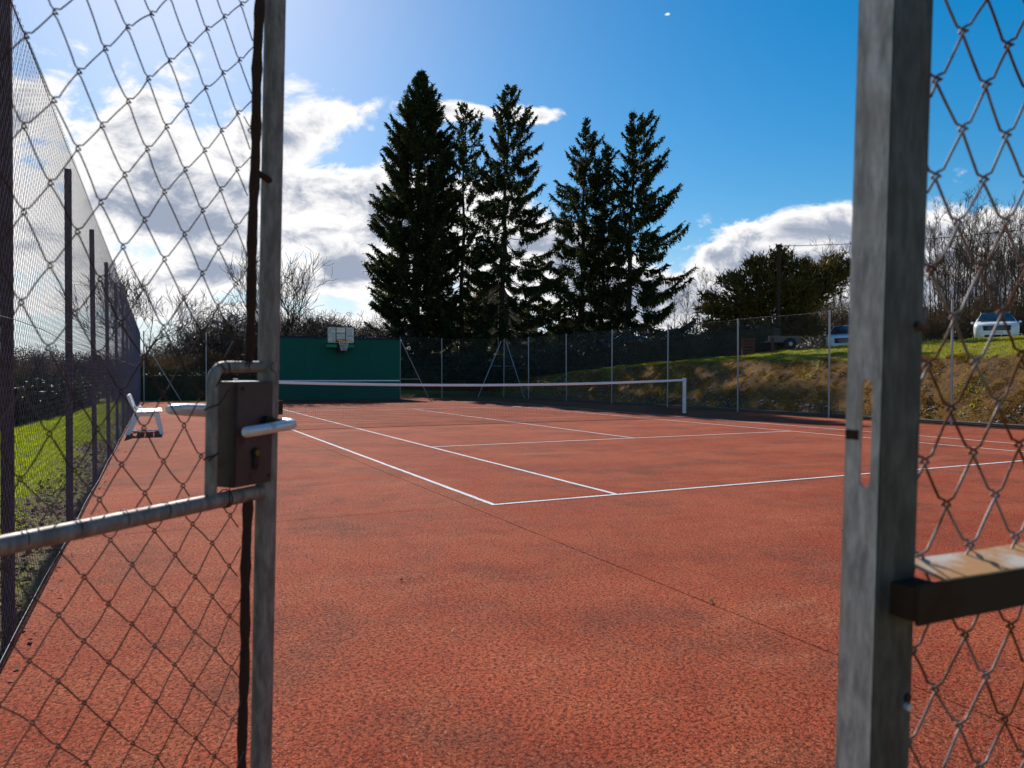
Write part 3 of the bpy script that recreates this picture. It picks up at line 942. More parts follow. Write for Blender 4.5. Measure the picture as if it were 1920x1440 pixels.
def slot_plate(y0, y1, z0, z1, sy0, sy1, sz0, sz1, th):
    """plate in the local y,z plane with a round-ended slot; thickness along x"""
    bm = bmesh.new()
    outer = [bm.verts.new((0, y0, z0)), bm.verts.new((0, y1, z0)), bm.verts.new((0, y1, z1)), bm.verts.new((0, y0, z1))]
    rad = (sy1 - sy0) / 2; cy = (sy0 + sy1) / 2
    inner = []
    for k in range(9):
        a = math.pi * k / 8
        inner.append(bm.verts.new((0, cy + rad * math.cos(a), sz1 - rad + rad * math.sin(a))))
    for k in range(9):
        a = math.pi + math.pi * k / 8
        inner.append(bm.verts.new((0, cy + rad * math.cos(a), sz0 + rad + rad * math.sin(a))))
    E = [bm.edges.new((l[k], l[(k + 1) % len(l)])) for l in (outer, inner) for k in range(len(l))]
    bmesh.ops.triangle_fill(bm, use_beauty=True, use_dissolve=False, edges=E)
    g = bmesh.ops.extrude_face_region(bm, geom=bm.faces[:])
    for v in g['geom']:
        if isinstance(v, bmesh.types.BMVert):
            v.co.x += th
    bmesh.ops.recalc_face_normals(bm, faces=bm.faces[:])
    return bm


def build_panel():
    root = thing('fence_panel', 'fixed wire mesh panel with slotted galvanised angle post and rusty rail', 'fence panel')
    H = 2.2
    # web of the angle (faces the camera) and the slotted leg that takes the latch
    web = MB().box((0.0275, 0.002, H / 2), (0.055, 0.004, H))
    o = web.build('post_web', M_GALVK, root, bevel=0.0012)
    bm = slot_plate(0.0, 0.034, 0.0, H, 0.0060, 0.0185, 1.112, 1.212, 0.004)
    me = bpy.data.meshes.new('post_flange'); bm.to_mesh(me); bm.free()
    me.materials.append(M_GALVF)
    fl = link(bpy.data.objects.new('post_flange', me), root)
    for ob in (o, fl):
        m = ob.data
        co = np.empty(len(m.vertices) * 3, np.float32); m.vertices.foreach_get('co', co)
        V = co.reshape(-1, 3).astype(float)
        if ob is fl: V[:, 0] -= 0.0045; V[:, 1] -= 0.0
        # rolled outer corner: flange sits just outside the web
        m.vertices.foreach_set('co', pan_pt(V).astype(np.float32).ravel()); m.update()
    # wear spot where the latch strikes
    MB().box((-0.0052, 0.0262, 1.160), (0.0012, 0.0135, 0.009)).build('worn_spot', M_RUST, root, xf=pan_pt)
    # rail: box section lying in front of the post
    s0, s1 = 0.020, 2.45
    def bar(name, prof, a0, mat, par):
        ss_ = np.linspace(a0, s1, 40)
        n_ = len(prof)
        ring = np.array([[(x, y, z - 0.012 * (x - s0) + 0.0006 * math.sin(x * 31)) for y, z in prof] for x in ss_])
        ii = np.arange(39)[:, None] * n_; jj = np.arange(n_)[None]
        q = np.stack([ii + jj, ii + n_ + jj, ii + n_ + (jj + 1) % n_, ii + (jj + 1) % n_], -1).reshape(-1, 4)
        rb = MB(); rb.add(ring.reshape(-1, 3), [q])
        rb.add(ring[0], [np.array([[0, k, k + 1] for k in range(1, n_ - 1)])])
        ro = rb.build(name, mat, par, False, xf=pan_pt)
        bm = bmesh.new(); bm.from_mesh(ro.data); bmesh.ops.recalc_face_normals(bm, faces=bm.faces[:]); bm.to_mesh(ro.data); bm.free()
        return ro
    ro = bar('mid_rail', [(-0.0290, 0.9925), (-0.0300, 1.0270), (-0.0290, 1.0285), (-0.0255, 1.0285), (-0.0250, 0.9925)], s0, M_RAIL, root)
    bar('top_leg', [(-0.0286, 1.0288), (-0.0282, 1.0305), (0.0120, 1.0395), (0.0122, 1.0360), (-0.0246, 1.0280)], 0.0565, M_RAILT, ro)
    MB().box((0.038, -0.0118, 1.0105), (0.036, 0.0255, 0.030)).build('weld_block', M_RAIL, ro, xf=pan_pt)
    for zz, nm in ((0.10, 'bottom_rail'), (H - 0.03, 'top_rail')):
        MB().tube([(0.03, 0.02, zz), (s1, 0.02, zz)], 0.014, 12).build(nm, M_GALVD, root, True, xf=pan_pt)
    MB().box((s1 + 0.02, 0.02, H / 2), (0.05, 0.05, H)).build('end_post', M_GALVD, root, xf=pan_pt)
    # screws and holes with wire ends
    sc = MB(); sc.cyl((0.0468, -0.0016, 0.905), (0, 1, 0), 0.0034, 0.005, 10)
    sc.build('screw', M_LEVER, root, True, xf=pan_pt)
    MB().cyl((0.0485, -0.0006, 0.913), (0, 1, 0), 0.0042, 0.0022, 12).build('screw_hole', M_BLACK, root, True, xf=pan_pt)
    MB().cyl((0.0455, -0.0006, 1.262), (0, 1, 0), 0.0042, 0.0022, 12).build('screw_hole', M_BLACK, root, True, xf=pan_pt)
    MB().tube([(0.043, 0.004, 1.256), (0.0455, -0.004, 1.262), (0.052, -0.006, 1.259), (0.062, 0.006, 1.262), (0.072, 0.012, 1.280)], 0.0021, 8).build('tie_wire', M_WIRER, root, True, xf=pan_pt)
    def shear(x, z): return 0.10 * x * np.clip((z - 0.9) / 0.4, -1, 1)
    def clip(x, z): return (x > 0.058) & (z < H - 0.03) & (z > 0.1)
    mb = MB()
    for W in chain_wires(2.4, 0.05, 2.3, 0.074, 0.090, True, 0.0034, 0.0034, 0.0014, 31, shear, clip, 0.0006):
        W = W.copy(); W[:, 1] += 0.014 + 0.008 * np.sin(W[:, 2] * 3 + W[:, 0] * 4)
        mb.tube(W, 0.00135, 7, False, ref=(0, 1, 0.2))
    mb.build('chain_link_mesh', M_WIRER, root, True, 'stuff', xf=pan_pt)

M_RAIL = simple('rusty_angle_rail', (0.048, 0.028, 0.018), 0.8, 0.0, var=0.35, vscale=12, spec=0.12, rust=(0.050, 0.022, 0.012), rust_amt=0.42, rust_scale=14)  # rust brown, deepened to paint the shade of the front face
M_RAILT = simple('rail_top_painted_sun', (0.64, 0.54, 0.44), 0.5, 0.0, var=0.15, vscale=14, rust=(0.52, 0.26, 0.11), rust_amt=0.52, rust_scale=22)  # sunlight on the rail top painted in as a pale orange tone
build_panel()

# ------------------------------------------------------------------ fences round the court
def fence(name, label, A, B, post_at, H, meshH, pm, wm, cw, ch, wr, pr, mesh_side, near_detail=False, square=True, bays=None, wires=(0.05, 1.5, 2.9), zoff=0.0):
    """straight chain-link fence from A to B (2D); post_at distances from A; one mesh fabric per bay sharing data where the bay length repeats"""
    A = np.array(A, float); B = np.array(B, float)
    Lf = np.linalg.norm(B - A); d = (B - A) / Lf
    n = np.array([-d[1], d[0]]) * mesh_side
    ang = math.atan2(d[1], d[0])
    root = thing(name, label, 'fence', (A[0], A[1], 0), ang)
    pmsh = MB()
    if square:
        pmsh.box((0, 0, (H - 0.3) / 2), (pr * 2, pr * 2, H + 0.3))
    else:
        pmsh.tube([(0, 0, -0.3), (0, 0, H)], pr, 10)
    pme = pmsh.mesh('post', pm, not square)
    for s in post_at:
        o = bpy.data.objects.new('post', pme); link(o, root)
        o.location = (s, -mesh_side * (pr + 0.012), 0)
        o.rotation_euler = (random.uniform(-.008, .008), random.uniform(-.008, .008), 0)
        if square and s < 5.0: o.scale = (1, 1, 1.07)
    sp = sorted(set([0.0] + list(bays if bays is not None else post_at) + [Lf]))
    cache = {}
    for a, b in zip(sp[:-1], sp[1:]):
        w = b - a
        if w < 0.2: continue
        ncell = int(round(w / (cw / 2)))
        key = ncell
        if key not in cache:
            hw = w / ncell
            mb = MB()
            ws = chain_wires(w + hw * 0.4, 0.03 + zoff, meshH, hw * 2, ch, near_detail, 0.0022, 0.0022, 0.0012, 5)
            for W in ws:
                if near_detail:   # knuckled tops
                    t = W[-1]
                    W = np.vstack([W, t + (0.004, 0, 0.02), t + (0.012, 0, 0.028), t + (0.014, 0, 0.018)])
                mb.tube(W, wr, 3, False, ref=(0, 1, 0.2))
            cache[key] = mb.mesh('chain_link_mesh', wm, True)
        o = bpy.data.objects.new('chain_link_mesh', cache[key]); link(o, root)
        o.location = (a, 0, 0)
        o['kind'] = 'stuff'
    for z in wires:
        m = MB(); x = np.linspace(0, Lf, 40)
        m.tube(np.stack([x, 0 * x + mesh_side * 0.004, z + 0.012 * np.sin(x * 1.9)], 1), 0.0022, 4)
        m.build('tension_wire', wm, root, True)
    return root

LFA, LFB = (float(left_x(-5.8)), -5.8), (float(left_x(29.2)), 29.2)
Lpost = [(-2.2 + 5.8) + 2.72 * k for k in range(-1, 12)]
Lpost = [p for p in Lpost if 0 <= p < 34.6] + [34.95]
fence('side_fence', 'tall rust brown chain link fence along the left edge of court', LFA, LFB, Lpost, 2.80, 2.90, M_RUSTP, M_WIREL, 0.072, 0.072, 0.00092, 0.0235, -1, True, True, None, (0.05, 1.45, 2.86))
RFA, RFB = (float(right_x(-5.8)), -5.8), (float(right_x(29.2)), 29.2)
Rpost = [5.25 + 5.8 + 3.54 * k for k in range(-3, 7)] + [35.0]
Rpost = [p for p in Rpost if p > 0]
rf = fence('side_fence', 'grey chain link fence on slim posts along the earth bank', RFA, RFB, Rpost, 3.03, 3.02, M_GALVP, M_WIREG, 0.074, 0.074, 0.00105, 0.027, -1, False, False, None, (0.05, 1.5, 3.0))
# corner braces of the right fence (local frame: x along the fence)
def strut(root, p, q, r=0.026):
    MB().tube([p, q], r, 8).build('brace_strut', M_GALVP, root, True)
strut(rf, (34.9, -0.04, 2.92), (32.9, -0.06, 0.0))
MB().tube([(34.95, 0.0, 1.62), (33.95, 0.0, 1.62)], 0.014, 6).build('brace_bar', M_GALVP, rf, True)
ff = fence('end_fence', 'chain link fence behind the far baseline right of the green wall', (8.45, 29.2), (float(right_x(29.2)) - 0.05, 29.2), [2.25, 0.06], 3.0, 3.0, M_GALVP, M_WIREG, 0.074, 0.074, 0.00105, 0.024, 1, False, False, None, (0.05, 1.5, 2.98))
strut(ff, (0.10, -0.05, 2.85), (1.55, -0.05, 0.0), 0.022)
MB().tube([(0.06, -0.05, 0.95), (1.05, -0.05, 0.95)], 0.014, 6).build('brace_bar', M_GALVP, ff, True)
strut(ff, (5.55, -0.02, 2.92), (4.20, -0.08, 0.0))
MB().tube([(5.55, -0.02, 1.62), (4.9, -0.06, 1.62)], 0.014, 6).build('brace_bar', M_GALVP, ff, True)
fl = fence('end_fence', 'chain link fence across the far end left of the green wall', (LFB[0] + 0.08, 29.2), (2.2, 29.2), [0.05, 2.5, 4.9], 3.0, 3.0, M_GALVP, M_WIREG, 0.074, 0.074, 0.00105, 0.024, 1, False, False, None, (0.05, 1.5, 2.98))
strut(fl, (0.10, -0.05, 2.5), (1.5, -0.06, 0.0), 0.022)

# ------------------------------------------------------------------ practice wall and hoop
def build_wall():
    root = thing('practice_wall', 'dark green practice wall with white net line at far end', 'wall', (5.31, 28.67, 0))
    MB().box((0, 0, 1.38), (6.0, 0.24, 2.92)).build('wall_body', M_GREEN, root, bevel=0.01)
    MB().box((0, -0.02, 2.865), (6.03, 0.30, 0.075)).build('coping', M_NAVY, root, bevel=0.006)
    MB().box((0, -0.1225, 0.885), (5.96, 0.006, 0.055)).build('net_line', M_WHITE, root)
    # painted on: panel joints of the render
    for k in range(1, 4):
        MB().box((-3 + 1.5 * k, -0.1212, 1.38), (0.012, 0.004, 2.8)).build('panel_joint', M_GREEND, root)
M_GREEND = simple('green_joint', (0.003, 0.055, 0.036), 0.7)
build_wall()


def build_hoop():
    bx, by = 5.38, 28.24
    root = thing('basketball_hoop', 'basketball hoop with clear backboard bolted to the green wall', 'basketball hoop', (bx, by, 0))
    w, h, z0 = 1.28, 0.80, 2.58
    MB().box((0, 0, z0 + h / 2), (w - 0.06, 0.012, h - 0.06)).build('backboard', M_CLEAR, root)
    fr = MB()
    fr.box((0, 0, z0 + h - 0.015), (w, 0.03, 0.03)); fr.box((0, 0, z0 + 0.02), (w + 0.02, 0.05, 0.06))
    for s in (-1, 1): fr.box((s * (w / 2 - 0.015), 0, z0 + h / 2), (0.034, 0.03, h - 0.0605))
    fr.build('frame', M_BLACK, root)
    tg = MB()
    for s in (-1, 1): tg.box((s * 0.22, -0.010, z0 + 0.42), (0.034, 0.008, 0.66))
    for z in (0.10, 0.19, 0.50): tg.box((0, -0.010, z0 + z), (0.405, 0.008, 0.03))
    tg.build('target_square', M_BLACK, root)
    MB().box((0.0, -0.014, z0 + 0.155), (0.40, 0.006, 0.04)).build('orange_band', M_ORANGE, root)
    # sticker: yellow swoosh-like oval on a white field
    MB().box((0.0, -0.0075, z0 + 0.62), (0.40, 0.003, 0.20)).build('sticker', M_WHITE, root)
    a = np.linspace(0, 2 * np.pi, 24, endpoint=False)
    ov = MB(); ov.prism([(0.15 * math.cos(t) + 0.0, 0.042 * math.sin(t)) for t in a], (1, 0, 0.06), (0, 0, 1), (0, -0.003, 0), (-0.02, -0.010, z0 + 0.65)); ov.build('yellow_mark', M_YELLOW, root)
    # rim and net
    rz_, ry = z0 + 0.13, -0.33
    t = np.linspace(0, 2 * np.pi, 29)
    MB().tube(np.stack([0.235 * np.cos(t) + 0.06, ry + 0.235 * np.sin(t), 0 * t + rz_], 1), 0.013, 7).build('rim', M_ORANGE, root, True)
    MB().box((0.06, -0.06, rz_ - 0.03), (0.16, 0.10, 0.08)).build('rim_plate', M_ORANGE, root)
    nt = MB()
    def ring(a, f): return (0.06 + (0.225 - 0.10 * f) * math.cos(a), ry + (0.225 - 0.10 * f) * math.sin(a), rz_ - 0.01 - 0.43 * f)
    N = 12
    for k in range(N):
        for sgn in (1, -1):
            P = [ring(2 * math.pi * (k + sgn * 0.5 * j) / N, (j / 5) ** 0.9) for j in range(6)]
            nt.tube(P, 0.0085, 4)
    nt.build('net', M_NETW, root, True)
    # support arm, platforms on the wall
    bk = MB()
    bk.box((-0.05, 0.10, z0 - 0.12), (0.50, 0.20, 0.18)); bk.box((0.0, 0.06, z0 - 0.30), (0.30, 0.24, 0.20)); bk.tube([(0.05, -0.15, z0 - 0.36), (0.06, -0.22, z0 - 0.46), (0.06, -0.20, z0 - 0.56)], 0.012, 6)
    bk.build('mount', M_BLACK, root)
    for s in (-0.42, 0.38):
        MB().box((s, 0.10, z0 - 0.10), (0.46, 0.26, 0.14)).build('mount_board', M_GREENB, root, bevel=0.006)
build_hoop()

# ------------------------------------------------------------------ tennis net
def build_net():
    root = thing('tennis_net', 'black tennis net with white headband and white posts across court', 'tennis net', (0, 11.885, 0))
    xa, xb = -0.914, 11.884
    def top(x): return 1.07 - 0.12 * (1 - ((x - 5.485) / 6.4) ** 2)
    for x in (xa, xb):
        s = 1 if x > 5 else -1
        p = MB().box((x + s * 0.045, 0, 0.53), (0.085, 0.085, 1.10)).build('net_post', M_WHITE, root, bevel=0.006)
        MB().box((x + s * 0.045, 0, 1.09), (0.10, 0.10, 0.025)).build('post_cap', M_WHITE, p, bevel=0.004)
        MB().box((x + s * 0.045, 0, 0.015), (0.13, 0.13, 0.03)).build('post_socket', M_BLACK, p)
    x = np.linspace(xa, xb, 40)
    zt = top(x)
    hb = MB()
    for a in range(39):
        pass
    V = []
    for yy_ in (-0.016, 0.016):
        V.append(np.stack([x, 0 * x + yy_, zt], 1)); V.append(np.stack([x, 0 * x + yy_, zt - 0.065], 1))
    V = np.vstack(V); k = np.arange(39); n = 40
    F = np.vstack([np.stack([k, k + 1, n + k + 1, n + k], 1), np.stack([2 * n + k, 3 * n + k, 3 * n + k + 1, 2 * n + k + 1], 1), np.stack([k, 2 * n + k, 2 * n + k + 1, k + 1], 1), np.stack([n + k, n + k + 1, 3 * n + k + 1, 3 * n + k], 1)])
    hb.add(V, [F]); hb.build('headband', M_TAPE, root, True)
    mb = MB()
    for xx in np.arange(xa, xb, 0.045):
        mb.tube([(xx, 0, 0.04), (xx, 0, top(xx) - 0.06)], 0.0024, 3, False)
    xs = np.linspace(xa, xb, 30)
    for f in np.linspace(0, 1, 23):
        z = 0.04 + (top(xs) - 0.10) * f
        mb.tube(np.stack([xs, 0 * xs, z], 1), 0.0024, 3, False)
    mb.build('net_mesh', M_CORD, root, False, 'stuff')
build_net()

# ------------------------------------------------------------------ plastic bench by the left fence
def build_bench():
    y0, y1 = 10.15, 11.65
    root = thing('bench', 'white plastic bench standing against the left fence', 'bench', (float(left_x(10.9)) + 0.36, 10.9, 0), -0.0166)
    L = y1 - y0
    for k in range(3):
        MB().box((-0.05 + 0.155 * k, 0, 0.445 + 0.004 * k), (0.142, L, 0.028)).build('seat_slat', M_PLASTIC, root, bevel=0.008)
    c, s = math.cos(0.30), math.sin(0.30)
    Mr = np.array([[c, 0, -s], [0, 1, 0], [s, 0, c]])
    for k in range(2):
        d = 0.17 + 0.145 * k
        MB().box((-0.17 - s * d, 0, 0.42 + c * d), (0.030, L, 0.135), Mr).build('back_slat', M_PLASTIC, root, bevel=0.008)
    for sd_ in (-1, 1):
        y = sd_ * (L / 2 - 0.09)
        fr = MB()
        fr.prism([(0.27, 0.43), (0.36, 0.0), (0.29, 0.0), (0.19, 0.36), (0.05, 0.36), (0.05, 0.43)], (1, 0, 0), (0, 0, 1), (0, 0.05, 0), (0, y - 0.025, 0))
        fr.build('leg', M_PLASTIC, root)
        f2 = MB()
        f2.prism([(-0.17, 0.43), (-0.04, 0.43), (-0.07, 0.36), (-0.24, 0.0), (-0.33, 0.0)], (1, 0, 0), (0, 0, 1), (0, 0.05, 0), (0, y - 0.025, 0))
        f2.build('leg', M_PLASTIC, root)
        MB().box((0.02, y, 0.395), (0.42, 0.048, 0.066)).build('seat_rail', M_PLASTIC, root, bevel=0.006)
        MB().tube([(-0.12, y, 0.40), (-0.20, y, 0.54), (-0.275, y, 0.77)], 0.026, 8).build('back_support', M_PLASTIC, root, True)
        # small loop where backrest meets the seat
        t = np.linspace(0, 2 * np.pi, 15)
        MB().tube(np.stack([-0.085 + 0.055 * np.cos(t), 0 * t + y - sd_ * 0.02 + sd_ * 0.06, 0.46 + 0.045 * np.sin(t)], 1), 0.012, 6).build('hinge_loop', M_PLASTIC, root, True)
    MB().tube([(-0.26, -L / 2 + 0.09, 0.08), (0.33, -L / 2 + 0.09, 0.08)], 0.014, 6).build('foot_bar', M_PLASTIC, root, True)
build_bench()

# ------------------------------------------------------------------ trees
def spruce(label, x, y, ztop, base_r, prof, whorl=0.42, per=6, twig=30, lean=(0, 0), asym=None, lo=1.2, seed=1, droop=0.0, hang=0.5, trunk_r=0.19, group='tall spruces behind the court', tw=0.95, tops=0, vary=(0.55, 1.36), skip=0.12):
    r = np.random.default_rng(seed)
    zb = float(height(x, y))
    H = ztop - zb
    root = thing('spruce_tree', label, 'tree', (x, y, zb), 0, group)
    tk = MB()
    z = np.linspace(-0.2, H, 24)
    lx = lean[0] * (1 - z / H) ; ly = lean[1] * (1 - z / H)
    wob = 0.06 * np.sin(z * 0.9 + seed)
    axisp = np.stack([lx + wob, ly + 0 * z, z], 1)
    tk.tube(axisp, trunk_r * (1 - z / H * 0.96) + 0.012, 9)
    def ctr(h): return np.array([np.interp(h, z, axisp[:, 0]), np.interp(h, z, axisp[:, 1]), h])
    pt, pr = zip(*prof)
    B = []; D = []; L = []; Wd = []
    def sprays(base, dirs, ln, wd):
        B.append(base); D.append(dirs); L.append(ln); Wd.append(wd)
    h = lo
    while h < H - 0.15:
        t = h / H
        R = float(np.interp(t, pt, pr))
        n = per if t < 0.9 else max(4, per - 1)
        a0 = r.uniform(0, 6.28)
        for k in range(n):
            az = a0 + k * 6.283 / n + r.normal(0, 0.25)
            hh = h + r.uniform(-0.5, 0.5) * whorl
            if hh > H - 0.1: continue
            Lb = R * r.uniform(*vary)
            if r.random() < skip: continue
            if asym is not None: Lb *= asym(az, t, r)
            if Lb < 0.12: continue
            el = math.radians(np.interp(t, [0, 0.5, 0.8, 1.0], [-24, -10, 14, 52]) + r.normal(0, 13)) - droop
            s = np.linspace(0, 1, 8)
            hor = s * Lb * math.cos(el)
            ver = Lb * (math.sin(el) * s - 0.12 * np.sin(s * 3.0) + 0.26 * s ** 2.5)
            cb = ctr(hh)
            side = np.array([-math.sin(az), math.cos(az), 0])
            P = cb + np.outer(hor, [math.cos(az), math.sin(az), 0]) + np.outer(ver, [0, 0, 1]) + np.outer(np.sin(s * 2 + k) * 0.05 * Lb, side)
            if Lb > 0.5:
                tk.tube(P, np.linspace(0.008 + 0.009 * Lb, 0.004, 8), 3, False)
            m = max(8, int(1.75 * twig * (0.35 + Lb)))
            u = r.uniform(0.16 if Lb < 1.2 else 0.24, 1.0, m) ** 0.75
            base = np.stack([np.interp(u, s, P[:, c]) for c in range(3)], 1)
            fwd = unit(P[-1] - P[0])
            sg = r.choice([-1.0, 1.0], m)
            # side twigs in the branch plane plus hanging branchlets
            ah = r.uniform(0.25, 1.15, m)
            dd = np.cos(ah)[:, None] * fwd + (np.sin(ah) * sg)[:, None] * side
            dd[:, 2] += r.normal(0.02, 0.22, m)
            hg = r.random(m) < hang * np.interp(t, [0, 0.7, 1], [1.0, 0.7, 0.0])
            dd[hg] = dd[hg] * 0.35 + np.array([0, 0, -1.0])
            dd = unit(dd)
            ln = r.uniform(0.22, 0.55, m) * tw * np.interp(Lb, [0.2, 2.0], [0.65, 1.15]) * (1.15 - 0.5 * u)
            sprays(base, dd, ln, r.uniform(0.030, 0.068, m) * tw)
            # second order needles on each twig
            for q in range(3):
                f = r.uniform(0.2, 0.9, m)
                b2 = base + dd * (ln * f)[:, None]
                d2 = unit(dd + r.normal(0, 0.55, (m, 3)))
                sprays(b2, d2, ln * r.uniform(0.35, 0.65, m), r.uniform(0.018, 0.04, m) * tw)
            # tip
            sprays(P[-1:] - fwd * 0.1, fwd[None], np.array([0.32]), np.array([0.035]))
        h += whorl * r.uniform(0.8, 1.2)
    # leader
    m = 26
    hz = H - np.abs(r.normal(0, 0.5, m))
    base = np.array([ctr(min(q, H)) for q in hz])
    d2 = unit(np.stack([r.normal(0, 0.5, m), r.normal(0, 0.5, m), np.full(m, 0.9)], 1))
    sprays(base, d2, r.uniform(0.12, 0.35, m), np.full(m, 0.022))
    sprays(np.array([ctr(H - 0.3)]), np.array([[0, 0, 1.0]]), np.array([0.75]), np.array([0.03]))
    # side leaders (a many-topped old tree)
    for q in range(tops):
        az = r.uniform(0, 6.28); tt = r.uniform(0.45, 0.9)
        R = float(np.interp(tt, pt, pr)) * 0.85
        b0 = ctr(tt * H) + np.array([math.cos(az) * R, math.sin(az) * R, 0])
        hh = r.uniform(0.8, 1.7); m = 90
        u = r.random(m)
        base = b0 + np.outer(u * hh, [0, 0, 1]) + np.stack([r.normal(0, 0.07, m), r.normal(0, 0.07, m), 0 * u], 1)
        a = r.uniform(0, 6.28, m)
        d2 = unit(np.stack([np.cos(a), np.sin(a), np.full(m, 0.55)], 1))
        sprays(base, d2, (0.42 * (1 - u) + 0.1), np.full(m, 0.03))
    tk.build('trunk', M_BARK, root, True)
    B = np.vstack(B); D = np.vstack(D); L = np.concatenate(L); Wd = np.concatenate(Wd)
    W = unit(np.cross(D, r.normal(size=D.shape)))
    fo = MB()
    leaf_blades(fo, B, D, W, L, Wd)
    fo.build('crown', M_NEEDLE, root, False, 'stuff')
    return len(B)

cnt = []
def az_right(c, amt, other):   # longer towards a world azimuth c
    def f(az, t, r):
        return other + (amt - other) * max(0.0, math.cos(az - c)) ** 1.0
    return f
RAZ = math.atan2(RT[1], RT[0])
cnt.append(spruce('broadest and densest spruce, many topped, right of the green wall', 12.95, 38.6, 20.0, 2.6, [(0, 2.4), (.08, 2.75), (.25, 3.0), (.45, 2.95), (.62, 2.55), (.78, 1.9), (.9, 1.05), (.97, .38), (1, .1)], 0.34, 8, 32, (-0.5, 0), None, 0.3, 11, -0.08, 0.30, 0.30, tops=26, vary=(0.78, 1.10), skip=0.0))
cnt.append(spruce('narrow thin spruce with bare upper trunk, beside the broadest spruce', 15.4, 37.4, 18.0, 1.6, [(0, 2.8), (.2, 2.6), (.42, 1.9), (.55, 1.35), (.66, 1.2), (.76, 1.55), (.87, 1.25), (.94, .6), (1, .1)], 0.45, 6, 17, (-0.3, 0), None, 0.4, 12, 0.05, 0.6, 0.17))
cnt.append(spruce('tall open spruce with level drooping boughs, third from green wall', 18.3, 37.1, 19.6, 2.4, [(0, 3.5), (.15, 4.0), (.35, 3.7), (.5, 3.0), (.58, 2.5), (.7, 1.9), (.82, 1.5), (.93, .9), (1, .15)], 0.50, 6, 29, (-0.6, 0), az_right(RAZ, 1.12, 0.88), 0.3, 13, 0.10, 0.8, 0.22))
cnt.append(spruce('spruce with leaning trunk and pointed tip in the middle of the row', 22.7, 34.9, 17.4, 1.8, [(0, 2.9), (.2, 2.8), (.45, 2.3), (.62, 2.1), (.75, 1.6), (.88, .95), (.96, .3), (1, .08)], 0.42, 7, 20, (-0.4, 0), None, 0.3, 14, 0.03, 0.55, 0.20))
cnt.append(spruce('slimmest and shortest spruce, squeezed between two larger ones', 23.85, 34.2, 15.9, 1.0, [(0, 2.2), (.25, 1.8), (.5, 1.4), (.7, 1.2), (.85, 1.0), (.95, .45), (1, .1)], 0.45, 6, 17, (-0.5, 0), None, 0.3, 15, 0.02, 0.55, 0.14))
cnt.append(spruce('rightmost spruce, bare trunk showing, boughs reaching far right', 24.3, 31.8, 17.1, 2.3, [(0, 3.4), (.2, 3.4), (.4, 3.1), (.55, 2.7), (.68, 2.3), (.8, 1.85), (.9, 1.35), (.97, .7), (1, .18)], 0.48, 7, 27, (-0.6, 0), az_right(RAZ, 1.22, 0.55), 0.3, 16, 0.02, 0.55, 0.21, vary=(0.6, 1.12)))


def yew():
    x, y = 25.2, 21.2
    zb = float(height(x, y))
    root = thing('yew_tree', 'dark olive yew with several stems around the utility pole', 'tree', (x, y, zb))
    r = np.random.default_rng(21)
    tk = MB(); B = []; D = []; L = []; Wd = []
    view = np.array([RT[0], RT[1], 0.0])
    deep = np.array([FW[0], FW[1], 0.0])
    # (offset along the view's right, height of tip, depth offset) of the main boughs' tips
    tips = [(-3.4, 2.3, 0), (-3.0, 3.0, 0.8), (-2.5, 3.6, -0.5), (-1.9, 3.9, 0.3), (-1.3, 4.4, -0.6), (-0.6, 4.7, 0.6), (0.1, 5.0, -0.3), (0.5, 4.9, 0.7), (1.0, 4.4, -0.6), (1.7, 4.3, 0.2),
            (2.4, 4.3, -0.3), (3.0, 4.8, 0.3), (3.5, 4.5, -0.2), (3.2, 4.0, -0.4), (2.4, 3.6, 0.5), (1.5, 2.5, 0.8), (-3.3, 1.5, -0.6), (-2.6, 1.1, 0.5), (-1.6, 2.6, -1.4), (-0.3, 3.2, -1.7), (0.9, 3.2, -1.5), (1.3, 1.2, -0.8),
            (-2.2, 2.2, -1.2), (0.2, 2.0, -1.8), (-1.0, 1.2, -1.7), (1.0, 1.6, -1.3)]
    for (u, h, dp) in tips:
        tip = view * u + deep * dp + np.array([0, 0, h])
        b0 = view * (u * 0.18) + np.array([0, 0, 0.3])
        s = np.linspace(0, 1, 9)
        P = b0 + np.outer(s, tip - b0) + np.outer(np.sin(s * 3.14) * 0.35, [0, 0, 1]) - np.outer(np.sin(s * 3.14) * 0.1 * u, view)
        tk.tube(P, np.linspace(0.09, 0.015, 9), 5, False)
        m = 430
        uu = r.uniform(0.36, 1.06, m) ** 0.8
        base = np.stack([np.interp(uu, s, P[:, c]) for c in range(3)], 1)
        spread = 0.27 * np.sin(np.clip(uu, 0, 1) * 2.7) + 0.04
        base = base + r.normal(size=(m, 3)) * spread[:, None] * np.array([1.35, 1.35, 0.50])
        fwd = unit(P[-1] - P[3])
        dd = unit(fwd * 0.9 + r.normal(0, 0.55, (m, 3)) + np.array([0, 0, 0.22]))
        ln = r.uniform(0.22, 0.55, m)
        B.append(base); D.append(dd); L.append(ln); Wd.append(r.uniform(0.022, 0.05, m))
        for q in range(2):
            b2 = base + dd * (ln * r.uniform(0.2, 0.9, m))[:, None]
            d2 = unit(dd + r.normal(0, 0.6, (m, 3)))
            B.append(b2); D.append(d2); L.append(ln * 0.55); Wd.append(r.uniform(0.018, 0.035, m))
    tk.build('trunk', M_BARK, root, True)
    B = np.vstack(B); D = np.vstack(D); L = np.concatenate(L); Wd = np.concatenate(Wd)
    fo = MB(); leaf_blades(fo, B, D, unit(np.cross(D, r.normal(size=D.shape))), L, Wd)
    fo.build('crown', M_YEW, root, False, 'stuff')
yew()


